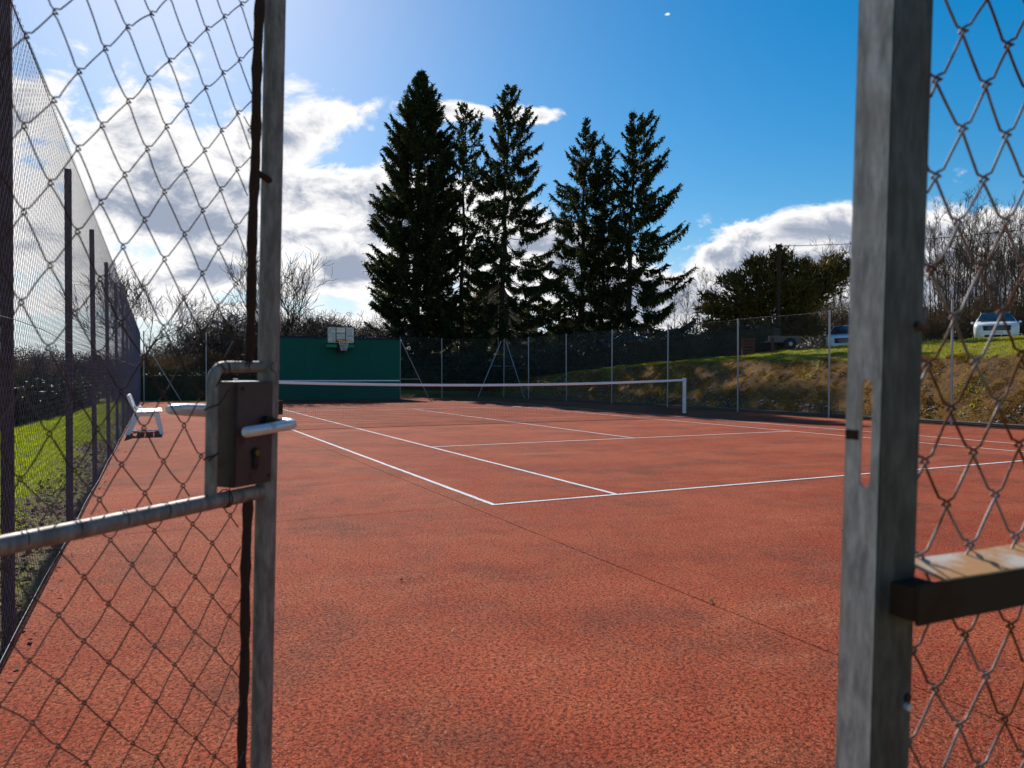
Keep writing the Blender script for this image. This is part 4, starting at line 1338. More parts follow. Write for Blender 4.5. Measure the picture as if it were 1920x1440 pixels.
# bare winter trees: a few shapes, copied
def bare_mesh(kind, seed):
    r = np.random.default_rng(seed)
    trunk = MB(); twigs = MB()
    cntr = [0]
    cfg = {'apple': dict(h=1.5, n=(5, 7), lens=[1.6, 1.3, 1.0, 0.7, 0.42], bend=0.60, up=0.22, r0=0.15, spread=0.95),
           'spread': dict(h=1.8, n=(4, 5), lens=[2.0, 1.7, 1.2, 0.9, 0.55], bend=0.25, up=0.30, r0=0.09, spread=0.62),
           'sapling': dict(h=2.6, n=(5, 6), lens=[3.2, 1.7, 1.0, 0.6], bend=0.18, up=0.45, r0=0.06, spread=0.42)}[kind]
    lens = cfg['lens']
    if kind == 'sapling':
        Ht = r.uniform(6.6, 8.2)
        z = np.linspace(-0.2, Ht, 14)
        ax = np.stack([0.25 * np.sin(z * 0.35 + r.uniform(0, 6)) * z / Ht, 0.25 * np.sin(z * 0.4 + r.uniform(0, 6)) * z / Ht, z], 1)
        trunk.tube(ax, np.linspace(0.058, 0.010, 14), 5, False)
        def stick(p, d, L, rad, lv):
            P = [p]; dd = d
            for k in range(4):
                dd = unit(dd + r.normal(0, 0.10, 3) + np.array([0, 0, 0.10]))
                P.append(P[-1] + dd * L / 4)
            P = np.array(P)
            twigs.tube(P, np.linspace(rad, max(0.005, rad * 0.45), 5), 3, False)
            if lv > 0:
                for k in range(int(r.integers(4, 7))):
                    f = r.uniform(0.25, 1.0); i = min(3, int(f * 4))
                    b = P[i] + (P[i + 1] - P[i]) * (f * 4 - i)
                    sd = unit(np.cross(dd, r.normal(size=3)))
                    stick(b, unit(dd * 0.75 + sd * 0.55), L * r.uniform(0.35, 0.6), max(0.0055, rad * 0.6), lv - 1)
        for k in range(int(r.integers(20, 27))):
            t = r.uniform(0.22, 0.98)
            p = np.array([np.interp(t * Ht, z, ax[:, c]) for c in range(3)])
            a = r.uniform(0, 6.28); el = math.radians(r.uniform(38, 68))
            stick(p, np.array([math.cos(a) * math.cos(el), math.sin(a) * math.cos(el), math.sin(el)]), r.uniform(0.9, 2.1) * (1.15 - 0.6 * t), 0.017 * (1.2 - 0.6 * t), 2)
        return trunk, twigs
    def grow(p, d, lv, rad):
        Ln = lens[lv] * r.uniform(0.7, 1.25)
        n = 5
        P = [p]; dd = d
        for k in range(n - 1):
            dd = unit(dd + r.normal(0, cfg['bend'] * 0.5, 3) + np.array([0, 0, cfg['up'] * 0.35]))
            P.append(P[-1] + dd * Ln / (n - 1))
        P = np.array(P)
        r1 = rad * 0.62
        (trunk if lv == 0 else twigs).tube(P, np.linspace(rad, max(r1, 0.0085), n), 3 if lv > 0 else 5, False)
        cntr[0] += 1
        if lv + 1 < len(lens):
            nb = int(r.integers(3, 6))
            for k in range(nb):
                f = r.uniform(0.3, 1.0) if k else 1.0
                i = min(n - 2, int(f * (n - 1))); b = P[i] + (P[i + 1] - P[i]) * (f * (n - 1) - i)
                side = unit(np.cross(dd, r.normal(size=3)))
                nd = unit(dd * (1 - cfg['spread'] * 0.5) + side * cfg['spread'] * r.uniform(0.6, 1.2))
                grow(b, nd, lv + 1, max(0.0105, r1 * r.uniform(0.58, 0.85)))
    h = cfg['h']
    P = np.array([[0, 0, -0.3], [0.03, 0, h * 0.5], [0.0, 0.05, h]])
    trunk.tube(P, [cfg['r0'] * 1.25, cfg['r0'], cfg['r0'] * 0.9], 7, False)
    nb = int(r.integers(*cfg['n']))
    for k in range(nb):
        a = k * 6.283 / nb + r.uniform(-0.4, 0.4)
        sp = cfg['spread']
        grow(P[-1] * np.array([1, 1, r.uniform(0.7, 1.0)]), unit(np.array([math.cos(a) * sp, math.sin(a) * sp, 1.0 - 0.4 * sp])), 0, cfg['r0'] * r.uniform(0.5, 0.75))
    return trunk, twigs

PROTO = {}
for kind, seeds, tm in (('apple', (1, 2, 3), M_TWIG), ('spread', (5, 6), M_TWIG), ('sapling', (7, 8, 9, 10), M_TWIGR)):
    PROTO[kind] = []
    for sdx in seeds:
        a, b = bare_mesh(kind, sdx)
        PROTO[kind].append((a.mesh('trunk', M_BARK, True), b.mesh('crown', tm, True)))


def bare_tree(kind, k, x, y, sc, rz, label, group, name='bare_tree', zs=None):
    root = thing(name, label, 'tree', (x, y, float(height(x, y)) - 0.02), rz, group)
    root.scale = (sc, sc, sc if zs is None else zs)
    t, c = PROTO[kind][k % len(PROTO[kind])]
    link(bpy.data.objects.new('trunk', t), root)
    o = link(bpy.data.objects.new('crown', c), root)
    o['kind'] = 'stuff'
    return root

def ground_at(px, dist):
    d = FW + RT * (px - 960) / 1408.94
    p = CAM + d * dist
    return float(p[0]), float(p[1])

rr = random.Random(12)
# orchard-like trees beyond the far end, left of the spruces
for i, (px, dist, sc) in enumerate([(540, 40, 0.86), (585, 44, 0.90), (625, 41, 0.80), (660, 45, 0.88), (690, 42, 0.8), (505, 43, 0.9), (455, 40, 0.98), (420, 45, 1.05), (385, 41, 0.84), (350, 46, 0.85), (312, 42, 0.70), (560, 50, 0.95), (640, 52, 0.95), (480, 50, 1.0), (715, 49, 0.85)]):
    x, y = ground_at(px, dist)
    bare_tree('apple', i, x, y, sc * 1.12, rr.uniform(0, 6.28), 'gnarled bare fruit tree behind the far end of the court', 'gnarled bare trees beyond the far end')
x, y = ground_at(262, 38)
bare_tree('spread', 0, x, y, 0.98, 0.4, 'fine twigged bare tree spreading just beyond the left fence end', None)
x, y = ground_at(528, 39)
bare_tree('spread', 1, x, y, 0.93, 2.0, 'thin tall bare tree just right of the gate stile', None, zs=1.13)
for i, (px, dist, sc) in enumerate([(-60, 32, 0.9), (15, 36, 0.75), (60, 33, 0.8), (110, 38, 0.8), (150, 34, 0.72), (195, 40, 0.75), (225, 46, 0.8)]):
    x, y = ground_at(px, dist)
    bare_tree('apple', i + 1, x, y, sc * 0.72, rr.uniform(0, 6.28), 'low bare tree seen through the left fence', 'low bare trees beyond the left fence')
# sapling wood on the right
sap = [(1285, 52, 0.95), (1305, 55, 1.0), (1325, 50, 0.9), (1345, 53, 0.95), (1265, 56, 0.9), (1500, 47, 0.95), (1520, 45, 0.95), (1548, 44, 1.0), (1562, 46, 1.05), (1580, 43, 0.95), (1593, 47, 1.05), (1612, 44, 1.0), (1640, 46, 1.0), (1700, 44, 1.05),
       (1745, 41, 1.05), (1758, 45, 1.15), (1772, 40, 1.15), (1785, 43, 1.2), (1797, 39, 1.2), (1806, 46, 1.2), (1818, 41, 1.22), (1832, 44, 1.2), (1846, 40, 1.15), (1857, 46, 1.2), (1868, 42, 1.15), (1880, 39, 1.1), (1892, 44, 1.15), (1904, 41, 1.1), (1918, 45, 1.15), (1935, 42, 1.1), (1960, 44, 1.1), (1990, 42, 1.1),
       (1751, 47, 1.1), (1779, 48, 1.2), (1811, 43, 1.15), (1838, 48, 1.2), (1862, 49, 1.2), (1886, 46, 1.15), (1898, 50, 1.2), (1911, 48, 1.15), (1928, 40, 1.05), (1765, 50, 1.2), (1825, 51, 1.25), (1875, 50, 1.2), (1850, 53, 1.2), (1795, 54, 1.2)]
for i, (px, dist, sc) in enumerate(sap):
    x, y = ground_at(px, dist)
    g = 'bare saplings behind the parked cars' if px > 1400 else 'bare saplings between the spruces and the yew'
    lb = 'slender bare sapling in the thicket behind the parked cars' if px > 1400 else 'slender bare sapling beyond the spruces, left of the yew'
    bare_tree('sapling', i, x, y, sc * 0.84, rr.uniform(0, 6.28), lb, g, 'bare_sapling')


# ------------------------------------------------------------------ twiggy undergrowth, hedges, grass
def brush(name, label, pts, h, n, mat, seed, ln=(0.3, 0.9), w=0.012, up=0.5, cat='undergrowth'):
    """a mass of thin crossing stems; pts = list of (x, y, radius)"""
    r = np.random.default_rng(seed)
    P = np.array(pts); k = r.integers(0, len(P), n)
    a = r.uniform(0, 6.28, n); q = np.sqrt(r.random(n)) * P[k, 2]
    x = P[k, 0] + np.cos(a) * q; y = P[k, 1] + np.sin(a) * q
    hmax = h * (0.65 + 0.7 * vnoise(x * 0.7, y * 0.7))
    z = height(x, y) + hmax * r.random(n) ** 0.8
    D = scatter_dirs(n, r, up)
    mb = MB()
    leaf_blades(mb, np.stack([x, y, z], 1), D, unit(np.cross(D, r.normal(size=(n, 3)))), r.uniform(*ln, n), r.uniform(0.5, 1.5, n) * w)
    o = mb.build(name, mat, None)
    tag(o, label, cat, None, 'stuff')
    return o

def line_pts(a, b, n, rad):
    return [(a[0] + (b[0] - a[0]) * t, a[1] + (b[1] - a[1]) * t, rad) for t in np.linspace(0, 1, n)]

brush('undergrowth', 'dense brown bramble thicket behind the far left hedge', line_pts(ground_at(255, 38), ground_at(520, 41), 14, 1.4), 1.9, 22000, M_HEDGEB, 41, (0.15, 0.5), 0.016)
brush('undergrowth', 'brown twiggy growth above the green practice wall', line_pts(ground_at(510, 41), ground_at(720, 43), 10, 1.5), 1.9, 8000, M_TWIGR, 42, (0.3, 0.9), 0.009)
brush('undergrowth', 'dark brown tangle under the saplings behind the cars', line_pts(ground_at(1490, 43), ground_at(2000, 41), 22, 2.2), 2.6, 42000, M_HEDGEB, 43, (0.2, 0.8), 0.014, 0.8)
brush('undergrowth', 'dark evergreen tangle beneath the row of spruces', line_pts(ground_at(770, 44), ground_at(1290, 40), 18, 2.0), 1.7, 15000, M_HEDGED, 44, (0.15, 0.5), 0.03, 0.2)
brush('undergrowth', 'grey brown bushes seen through the left fence', line_pts(ground_at(-80, 30), ground_at(240, 44), 14, 2.0), 1.5, 15000, M_HEDGEB, 45, (0.2, 0.7), 0.013, 0.6)


def hedge(label, path, width, h, mat, n_per_m, seed, leaf=(0.06, 0.12), lw=0.022, top_var=0.12, z0=None):
    r = np.random.default_rng(seed)
    path = np.array(path, float)
    seg = np.linalg.norm(np.diff(path, axis=0), axis=1); cum = np.concatenate([[0], np.cumsum(seg)])
    T = cum[-1]
    x0, y0 = path[0]
    root = thing('hedge', label, 'hedge', (x0, y0, float(height(x0, y0))))
    off = np.array([x0, y0, float(height(x0, y0))])
    n = int(T * n_per_m)
    s = r.uniform(0, T, n)
    k = np.clip(np.searchsorted(cum, s) - 1, 0, len(seg) - 1)
    d = np.diff(path, axis=0) / seg[:, None]
    nrm = np.stack([-d[:, 1], d[:, 0]], 1)
    c = path[k] + d[k] * (s - cum[k])[:, None]
    hh = h + top_var * (vnoise(s * 1.3, s * 0 + seed) - 0.5) * 2
    per = r.random(n)                        # around the section: side, top, side
    a = width / 2
    tot = 2 * h + width
    q = per * tot
    across = np.where(q < h, -a, np.where(q < h + width, -a + (q - h), a))
    z = np.where(q < h, q, np.where(q < h + width, h, tot - q)) / h * hh
    across = across + r.normal(0, 0.05, n); z = np.clip(z + r.normal(0, 0.04, n), 0.02, None)
    P = np.stack([c[:, 0] + nrm[k, 0] * across, c[:, 1] + nrm[k, 1] * across, 0 * z], 1)
    P[:, 2] = height(P[:, 0], P[:, 1]) + z
    outw = np.stack([nrm[k, 0] * np.sign(across), nrm[k, 1] * np.sign(across), np.where(z > hh * 0.9, 1.2, 0.2)], 1)
    D = unit(outw * 0.6 + r.normal(0, 0.7, (n, 3)))
    mb = MB(); leaf_blades(mb, P - off, D, unit(np.cross(D, r.normal(size=(n, 3)))), r.uniform(*leaf, n), lw * r.uniform(0.7, 1.3, n))
    mb.build('foliage', mat, root, False, 'stuff')
    core = MB()  # solid dark block added to stand for the hedge's shaded inside
    for i in range(len(seg)):
        m = max(2, int(seg[i] / 0.5))
        for j in range(m):
            p = path[i] + d[i] * seg[i] * (j / m); q2 = path[i] + d[i] * seg[i] * ((j + 1) / m)
            zz = float(height(*p))
            core.prism([(-a * 0.82, -0.15), (a * 0.82, -0.15), (a * 0.78, h * 0.90), (-a * 0.78, h * 0.90)], (nrm[i, 0], nrm[i, 1], 0), (0, 0, 1), (q2[0] - p[0], q2[1] - p[1], float(height(*q2)) - zz), np.array([p[0], p[1], zz]) - off)
    core.build('dark_core', M_HEDGED, root)
    return root

hedge('dark clipped laurel hedge closing the far left end of the court', [(-4.0, 31.2), (2.6, 31.0)], 1.0, 1.25, M_LAUREL, 900, 51, (0.07, 0.13), 0.028, 0.08)
hedge('glossy evergreen hedge beyond the lawn left of the side fence', [(-7.2, 9.0), (-6.2, 14.0), (-5.4, 20.0), (-4.9, 27.5)], 0.9, 1.02, M_LAUREL, 900, 52, (0.07, 0.13), 0.028, 0.14)
hedge('dark hedge along the top of the lawn below the spruces', [(22.6, 18.6), (20.3, 23.0), (18.8, 28.2), (17.4, 33.0), (9.0, 34.6), (7.0, 34.7)], 1.3, 1.15, M_HEDGED, 1100, 53, (0.06, 0.12), 0.026, 0.12)


def grass(name, label, xy, hgt, mat, seed, w=0.006, lean=0.5, cat='grass'):
    r = np.random.default_rng(seed)
    n = len(xy)
    z = height(xy[:, 0], xy[:, 1]) - 0.01
    D = unit(np.stack([r.normal(0, lean, n), r.normal(0, lean, n), np.ones(n)], 1))
    W = unit(np.cross(D, r.normal(size=(n, 3))))
    L = np.broadcast_to(hgt, (n,)) * r.uniform(0.5, 1.3, n)
    B = np.stack([xy[:, 0], xy[:, 1], z], 1)
    w = np.broadcast_to(w, (n,))[:, None]
    bend = np.stack([r.normal(0, 0.25, n) * L, r.normal(0, 0.25, n) * L, 0 * L], 1)
    V = np.stack([B - W * w, B + W * w, B + D * L[:, None] + bend], 1).reshape(-1, 3)
    mb = MB(); mb.add(V, [np.arange(n * 3).reshape(-1, 3)])
    o = mb.build(name, mat, None)
    tag(o, label, cat, None, 'stuff')

def pts_in(n, x0, x1, y0, y1, r, f=None, ypow=1.0):
    x = r.uniform(x0, x1, n); y = y0 + (y1 - y0) * r.random(n) ** ypow
    if f is not None:
        k = f(x, y); x, y = x[k], y[k]
    return np.stack([x, y], 1)

r = np.random.default_rng(61)
slf = lambda x, y: (left_x(y) - 0.06) - x
P = pts_in(230000, -7.5, -3.2, -5, 29, r, lambda x, y: (slf(x, y) > 0.28 + fbm(x * .9 + 40, y * .9, 4) * 0.9) & (r.random(len(x)) < 0.9), 1.5)
dist = np.hypot(P[:, 0] - CAM[0], P[:, 1] - CAM[1])
grass('grass', 'bright green lawn grass beyond the left fence', P, 0.05 + 0.001 * dist, M_BLADE, 62, 0.0022 + 0.00045 * dist, 0.5)
P = pts_in(60000, -5.2, -3.3, -5, 20, r, lambda x, y: (slf(x, y) > 0.08) & (slf(x, y) < 1.3) & (vnoise(x * 2.2, y * 2.2) > 0.42), 1.3)
grass('grass', 'short mossy tufts in the soil beside the left fence', P, 0.035, M_BLADE, 63, 0.004, 0.7)
srf = lambda x, y: x - (right_x(np.clip(y, -8, 29)) + 0.30)
P = pts_in(240000, 16.0, 34, 0, 34, r, lambda x, y: (srf(x, y) > 1.95 + fbm(x * .9 + 40, y * .9, 4) * 0.9))
dist = np.hypot(P[:, 0] - CAM[0], P[:, 1] - CAM[1])
grass('grass', 'olive green lawn grass on top of the earth bank', P, 0.055, M_BLADER, 64, 0.006 + 0.0003 * dist, 0.6)
# taller weeds behind the track
d_ = np.array([8.5, -5.0]); d_ /= np.linalg.norm(d_)
k = r.uniform(-1.5, 12, 16000); q = r.uniform(0.5, 3.5, 16000)
P = np.stack([24.0 + d_[0] * k - d_[1] * q, 17.6 + d_[1] * k + d_[0] * q], 1)
grass('weeds', 'tall bright green weeds beside the parked cars', P, 0.22, M_BLADE, 65, 0.016, 0.5, 'weeds')
# dry moss and straw on the bank
P = pts_in(190000, 14.8, 18.0, -2, 30.5, r, lambda x, y: (srf(x, y) > 0.05) & (srf(x, y) < 2.3) & (vnoise(x * 1.6, y * 1.6) * 0.7 + vnoise(x * 6, y * 6) * 0.8 > 0.74))
grass('dry_moss', 'yellow brown moss and dry grass on the bank face', P, 0.075, M_DRY, 66, 0.009, 0.9, 'moss')
P = pts_in(26000, 14.8, 18.0, -2, 30.5, r, lambda x, y: (srf(x, y) > 0.05) & (srf(x, y) < 2.3) & (vnoise(x * 1.1 + 9, y * 1.1) > 0.66))
grass('weeds', 'small green weed clumps growing on the bank face', P, 0.10, M_BLADE, 67, 0.013, 0.8, 'weeds')


def pebbles(name, label, xy, size, mat, seed, cat):
    r = np.random.default_rng(seed)
    n = len(xy)
    base = np.array([[1, 0, 0], [-1, 0, 0], [0, 1, 0], [0, -1, 0], [0, 0, 0.7], [0, 0, -0.7]], float)
    tri = np.array([[0, 2, 4], [2, 1, 4], [1, 3, 4], [3, 0, 4], [2, 0, 5], [1, 2, 5], [3, 1, 5], [0, 3, 5]])
    s = size * np.exp(r.normal(0, 0.45, n))
    z = height(xy[:, 0], xy[:, 1])
    a = r.uniform(0, 6.28, n)
    V = base[None] * s[:, None, None] * r.uniform(0.6, 1.3, (n, 6, 1))
    ca, sa = np.cos(a)[:, None], np.sin(a)[:, None]
    V = np.stack([V[..., 0] * ca - V[..., 1] * sa, V[..., 0] * sa + V[..., 1] * ca, V[..., 2]], -1)
    V = V + np.stack([xy[:, 0], xy[:, 1], z + s * 0.25], 1)[:, None]
    mb = MB(); mb.add(V.reshape(-1, 3), [(np.arange(n)[:, None, None] * 6 + tri[None]).reshape(-1, 3)])
    tag(mb.build(name, mat), label, cat, None, 'stuff')

P = pts_in(16000, 14.8, 17.8, -3, 30, r, lambda x, y: (srf(x, y) > -0.02) & (srf(x, y) < 1.9) & (r.random(len(x)) < np.where(srf(x, y) < 0.35, 0.7, 0.10)))
pebbles('stones', 'pale stones and rubble lying on the bank face', P, 0.022, M_STONE, 71, 'stones')


def leaves(name, label, xyz, size, mat, seed, cat):
    r = np.random.default_rng(seed); n = len(xyz)
    D = unit(np.stack([r.normal(size=n), r.normal(size=n), r.normal(0, 0.25, n)], 1))
    W = unit(np.cross(D, unit(np.stack([r.normal(0, .35, n), r.normal(0, .35, n), np.ones(n)], 1))))
    mb = MB(); L = size * r.uniform(0.6, 1.4, n)
    leaf_blades(mb, xyz, D, W, L, L * 0.33, np.stack([0 * L, 0 * L, L * r.uniform(-.1, .4, n)], 1))
    tag(mb.build(name, mat), label, cat, None, 'stuff')

P = pts_in(30000, -5.2, -3.2, -5.5, 28, r, lambda x, y: (slf(x, y) > 0.0) & (slf(x, y) < 0.45 + fbm(x * .9, y * .9, 3) * 0.8), 1.5)
leaves('fallen_leaves', 'brown fallen leaves in the soil strip beside the left fence', np.column_stack([P, height(P[:, 0], P[:, 1]) + r.uniform(0.0, 0.03, len(P))]), 0.045, M_LEAFBR, 72, 'leaves')
# leaf bits and grit gathered along the court edge and a few strays on the court
P = pts_in(1500, -3.5, -3.1, -5.5, 26, r, lambda x, y: (x > left_x(y)) & (x < left_x(y) + 0.12 * r.random(len(x))))
Q = np.array([[-3.10, 6.75], [-3.05, 6.70], [-3.08, 6.45], [-2.98, 6.48], [-1.55, -2.05], [1.02, -5.0], [-0.75, -5.2], [-1.1, -4.6], [-2.5, -4.9], [-0.2, -3.2], [0.6, -3.0], [-2.2, -0.5], [2.0, -2.2], [1.3, 0.9], [-1.8, 1.2], [4.0, -1.0], [3.2, 4.0]])
P = np.vstack([P, Q])
leaves('leaf_bits', 'dark leaf bits scattered on the red court surface', np.column_stack([P, np.full(len(P), 0.006)]), 0.030, M_LEAFBR, 73, 'leaves')
tw = MB()
for (x, y, a, l) in ((-1.28, -4.72, 0.5, 0.035), (-1.9, -4.9, 1.4, 0.03), (-0.35, -4.75, 2.2, 0.022), (-1.6, -3.0, 0.9, 0.03), (0.3, -3.9, 0.2, 0.025)):
    tw.tube([(x, y, 0.006), (x + l * math.cos(a), y + l * math.sin(a), 0.008)], 0.0018, 5)
tag(tw.build('straw_bits', simple('pale_straw', (0.55, 0.42, 0.25), 0.8)), 'tiny pale straw bits lying on the near court', 'straw', None, 'stuff')

# ------------------------------------------------------------------ cars
def make_car(label, x, y, heading, paint, suv=True, group=None):
    root = thing('parked_car', label, 'car', (x, y, float(height(x, y)) + (0.24 if suv else 0.22)), heading, group)
    k = 1.0 if suv else 0.90
    hz = lambda z: z * k if z > 0.5 else z
    # x, z bottom, z shoulder, z top, half widths: sill, shoulder, top
    st = [(2.24, .36, .62, .74, .58, .66, .58), (2.18, .27, .74, .90, .78, .84, .74), (2.00, .22, .86, .99, .86, .90, .80), (1.45, .20, .95, 1.06, .90, .92, .82), (1.02, .20, .99, 1.10, .90, .92, .80),
          (.28, .20, 1.02, 1.56, .90, .92, .60), (-.40, .20, 1.04, 1.64, .90, .92, .61), (-1.25, .20, 1.06, 1.60, .90, .92, .59), (-1.85, .24, 1.06, 1.44, .89, .91, .58), (-2.18, .30, 1.02, 1.06, .84, .87, .70), (-2.24, .40, .80, .86, .74, .78, .66)]
    V = []
    for (sx, zb, zs, zt, wb, ws, wt) in st:
        zm = (zb + zs) * 0.5
        half = [(wb, zb), (ws * 1.005, zm), (ws, hz(zs)), ((ws + wt) / 2 + (0.04 if zt - zs < 0.2 else 0.015), hz(zs + (zt - zs) * 0.55)), (wt, hz(zt)), (wt * 0.5, hz(zt) + 0.02)]
        ring = half + [(0, hz(zt) + 0.028)] + [(-a, b) for a, b in half[::-1]]
        V += [(sx, a, b) for a, b in ring]
    n = 13; F = []
    for i in range(len(st) - 1):
        for j in range(n - 1):
            F.append([i * n + j, i * n + j + 1, (i + 1) * n + j + 1, (i + 1) * n + j])
        F.append([i * n + n - 1, i * n, (i + 1) * n, (i + 1) * n + n - 1])
    V = np.array(V)
    mb = MB(); mb.add(V, [np.array(F)])
    mb.add(V[:n], [np.array([[0, j, j + 1] for j in range(1, n - 1)])]); mb.add(V[-n:], [np.array([[0, j + 1, j] for j in range(1, n - 1)])])
    body = mb.build('body', paint, root, True)
    # glass
    ws_ = MB()
    a, b = st[4], st[5]
    zt0, zt1 = hz(a[3]) + 0.03, hz(b[3]) - 0.015
    ws_.add([(1.02, -.79, zt0 - .02), (1.07, -.38, zt0 + .005), (1.07, .38, zt0 + .005), (1.02, .79, zt0 - .02), (.31, .60, zt1 + .01), (.35, .3, zt1 + .04), (.35, -.3, zt1 + .04), (.31, -.60, zt1 + .01)], [np.array([[0, 1, 6, 7], [1, 2, 5, 6], [2, 3, 4, 5]])])
    V2 = np.vstack(ws_.V)
    ws2 = MB().add(V2 + np.array([0.022, 0, 0.022]), [np.array([[0, 1, 6, 7], [1, 2, 5, 6], [2, 3, 4, 5]])])
    ws2.build('windscreen', M_GLASS, root, True)
    for s in (-1, 1):
        for (xa, xb, xc, xd) in ((.62, -.33, -.33, .22), (-.40, -1.35, -1.30, -.40)):
            def pt(xx, top):
                i = [q for q in range(len(st) - 1) if st[q + 1][0] <= xx <= st[q][0]][0]
                f = (st[i][0] - xx) / (st[i][0] - st[i + 1][0])
                L_ = [st[i][c] + f * (st[i + 1][c] - st[i][c]) for c in range(7)]
                if top: return (xx, s * (L_[6] + 0.045 + 0.012), hz(L_[3] - 0.07))
                return (xx, s * (L_[5] + 0.010), hz(L_[2] + 0.03))
            MB().add([pt(xa, 0), pt(xb, 0), pt(xc, 1), pt(xd, 1)], [np.array([[0, 1, 2, 3]])]).build('side_window', M_GLASS, root)
    # front: grille, intake, lamps, plate
    g2 = MB().box((2.215, 0, hz(.735)), (.06, 1.14, .25)).build('grille', M_BLACK, root, bevel=0.02)
    for q in range(3):
        MB().box((2.250, 0, hz(.735) - 0.05 + 0.05 * q), (.012, .78, .010)).build('grille_bar', M_RIM, g2)
    MB().box((2.222, 0, .385), (.07, 1.02, .12)).build('air_intake', M_BLACK, root, bevel=0.02)
    MB().box((2.262, 0, .520), (.012, .50, .105)).build('number_plate', M_PLATE, root)
    for s in (-1, 1):
        hl = MB(); hl.prism([(0, 0), (.30, .03), (.36, .13), (.02, .10)], (-0.32, s * 0.95, 0), (0, 0, 1), (-0.10, 0, 0), (2.225, s * .46, hz(.74)))
        hl.build('headlight', M_LAMP, root)
        fg = MB(); fg.prism([(0, 0), (.20, .02), (.17, .16), (.10, .17)], (-0.25, s * 0.97, 0), (0, 0, 1), (-0.06, 0, 0), (2.235, s * .58, .34)); fg.build('fog_lamp_recess', M_BLACK, root)
        m1 = MB().box((.78, s * 0.99, hz(1.10)), (.10, .14, .12)).build('door_mirror', paint, root, bevel=0.03)
        for xx in (1.36, -1.34):
            w = MB().cyl((xx, s * .82, .33), (0, 1, 0), .335, .22, 20).build('wheel', M_TYRE, root, True, bevel=0.0)
            MB().cyl((xx, s * .935, .33), (0, 1, 0), .22, .012, 16).build('rim', M_RIM, w, True)
    if suv:
        for s in (-1, 1):
            MB().tube([(.15, s * .60, hz(1.60)), (-.3, s * .62, hz(1.69)), (-1.2, s * .61, hz(1.66)), (-1.5, s * .60, hz(1.58))], 0.018, 6).build('roof_rail', M_RIM, root, True)
    return root

hd = math.atan2(-6.276 - 13.9, -2.907 - 30.8)
def nose_at(px, dist, heading, half):
    x, y = ground_at(px, dist)
    return x - half * math.cos(heading), y - half * math.sin(heading)
x, y = nose_at(1868, 35.6, hd + 0.03, 2.24)
make_car('white off-road car facing the court, parked on top of the bank', x, y, hd + 0.03, M_CARW, True)
x, y = nose_at(1589, 34.0, hd + 0.16, 2.24)
make_car('silver grey hatchback half hidden behind the right gate post', x, y, hd + 0.16, M_CARW2, False)
x, y = ground_at(1192, 41.5)
make_car('dark car parked behind the hedge under the spruces', x, y, hd + 1.9, M_CARD, False)


# ------------------------------------------------------------------ things by the yew
def build_trailer():
    x, y = ground_at(1462, 33.2)
    z = float(height(x, y))
    a = math.atan2(RT[1], RT[0]) + 0.05
    root = thing('trailer', 'small grey wooden flatbed trailer parked below the yew', 'trailer', (x, y, z), a)
    MB().box((0, 0, 0.36), (1.45, 1.0, 0.06)).build('bed', M_WOODG, root)
    for s, nm in ((-0.5, 'side_board'), (0.5, 'side_board')):
        for k in range(2):
            MB().box((0, s, 0.445 + 0.115 * k), (1.45, 0.025, 0.10)).build(nm, M_WOODG, root)
    MB().box((0.72, 0, 0.50), (0.025, 0.96, 0.20)).build('tail_board', M_WOODG, root)
    MB().tube([(-0.7, 0, 0.33), (-1.3, 0, 0.20)], 0.03, 6).build('drawbar', M_BLACK, root, True)
    for s in (-1, 1):
        w = MB().cyl((0.2, s * 0.58, 0.26), (0, 1, 0), 0.26, 0.13, 18).build('wheel', M_TYRE, root, True)
        MB().cyl((0.2, s * 0.652, 0.26), (0, 1, 0), 0.09, 0.012, 12).build('rim', M_GALVP, w, True)
build_trailer()

def build_red():
    x, y = ground_at(1402, 32.6); z = float(height(x, y))
    a = math.atan2(RT[1], RT[0])
    root = thing('slatted_frame', 'red slatted wooden frame standing left of the trailer', 'wooden frame', (x, y, z), a)
    for s in (-0.24, 0.24):
        MB().box((s, 0, 0.36), (0.05, 0.05, 0.72)).build('upright', M_WOODR, root)
    for k in range(5):
        MB().box((0, -0.035, 0.12 + 0.135 * k), (0.58, 0.02, 0.07)).build('slat', M_WOODR, root)
    x, y = ground_at(1448, 32.4); z = float(height(x, y))
    o = MB().box((0, 0, 0.32), (0.09, 0.09, 0.68)).build('wooden_post', M_WOODR, None, bevel=0.01)
    o.location = (x, y, z)
    tag(o, 'short reddish wooden post in front of the grey trailer', 'post')
    x, y = ground_at(1425, 33.4); z = float(height(x, y))
    hp = MB(); r_ = random.Random(5)
    for k in range(14):
        b = np.array([r_.uniform(-0.5, 0.3), r_.uniform(-0.3, 0.3), r_.uniform(0.02, 0.3)])
        v = np.array([r_.uniform(-0.5, 0.6), r_.uniform(-0.3, 0.3), r_.uniform(-0.05, 0.35)])
        hp.tube([b, b + v], r_.uniform(0.015, 0.04), 5)
    o = hp.build('branch_pile', M_BARK, None); o.location = (x, y, z)
    tag(o, 'dark heap of cut branches between red frame and trailer', 'branch pile')
build_red()

def build_edging():
    a = ground_at(1838, 31.0); b = ground_at(1915, 31.3)
    ang = math.atan2(b[1] - a[1], b[0] - a[0]); L = math.hypot(b[0] - a[0], b[1] - a[1])
    root = thing('edging_fence', 'low pale wire edging in front of the white off-road car', 'fence', (a[0], a[1], float(height(*a))), ang)
    for k in range(5):
        MB().tube([(L * k / 4, 0, -0.1), (L * k / 4, 0, 0.30)], 0.008, 5).build('stake', M_WHITE, root, True)
    MB().tube([(0, 0, 0.29), (L, 0, 0.29)], 0.006, 5).build('top_wire', M_WHITE, root, True)
build_edging()

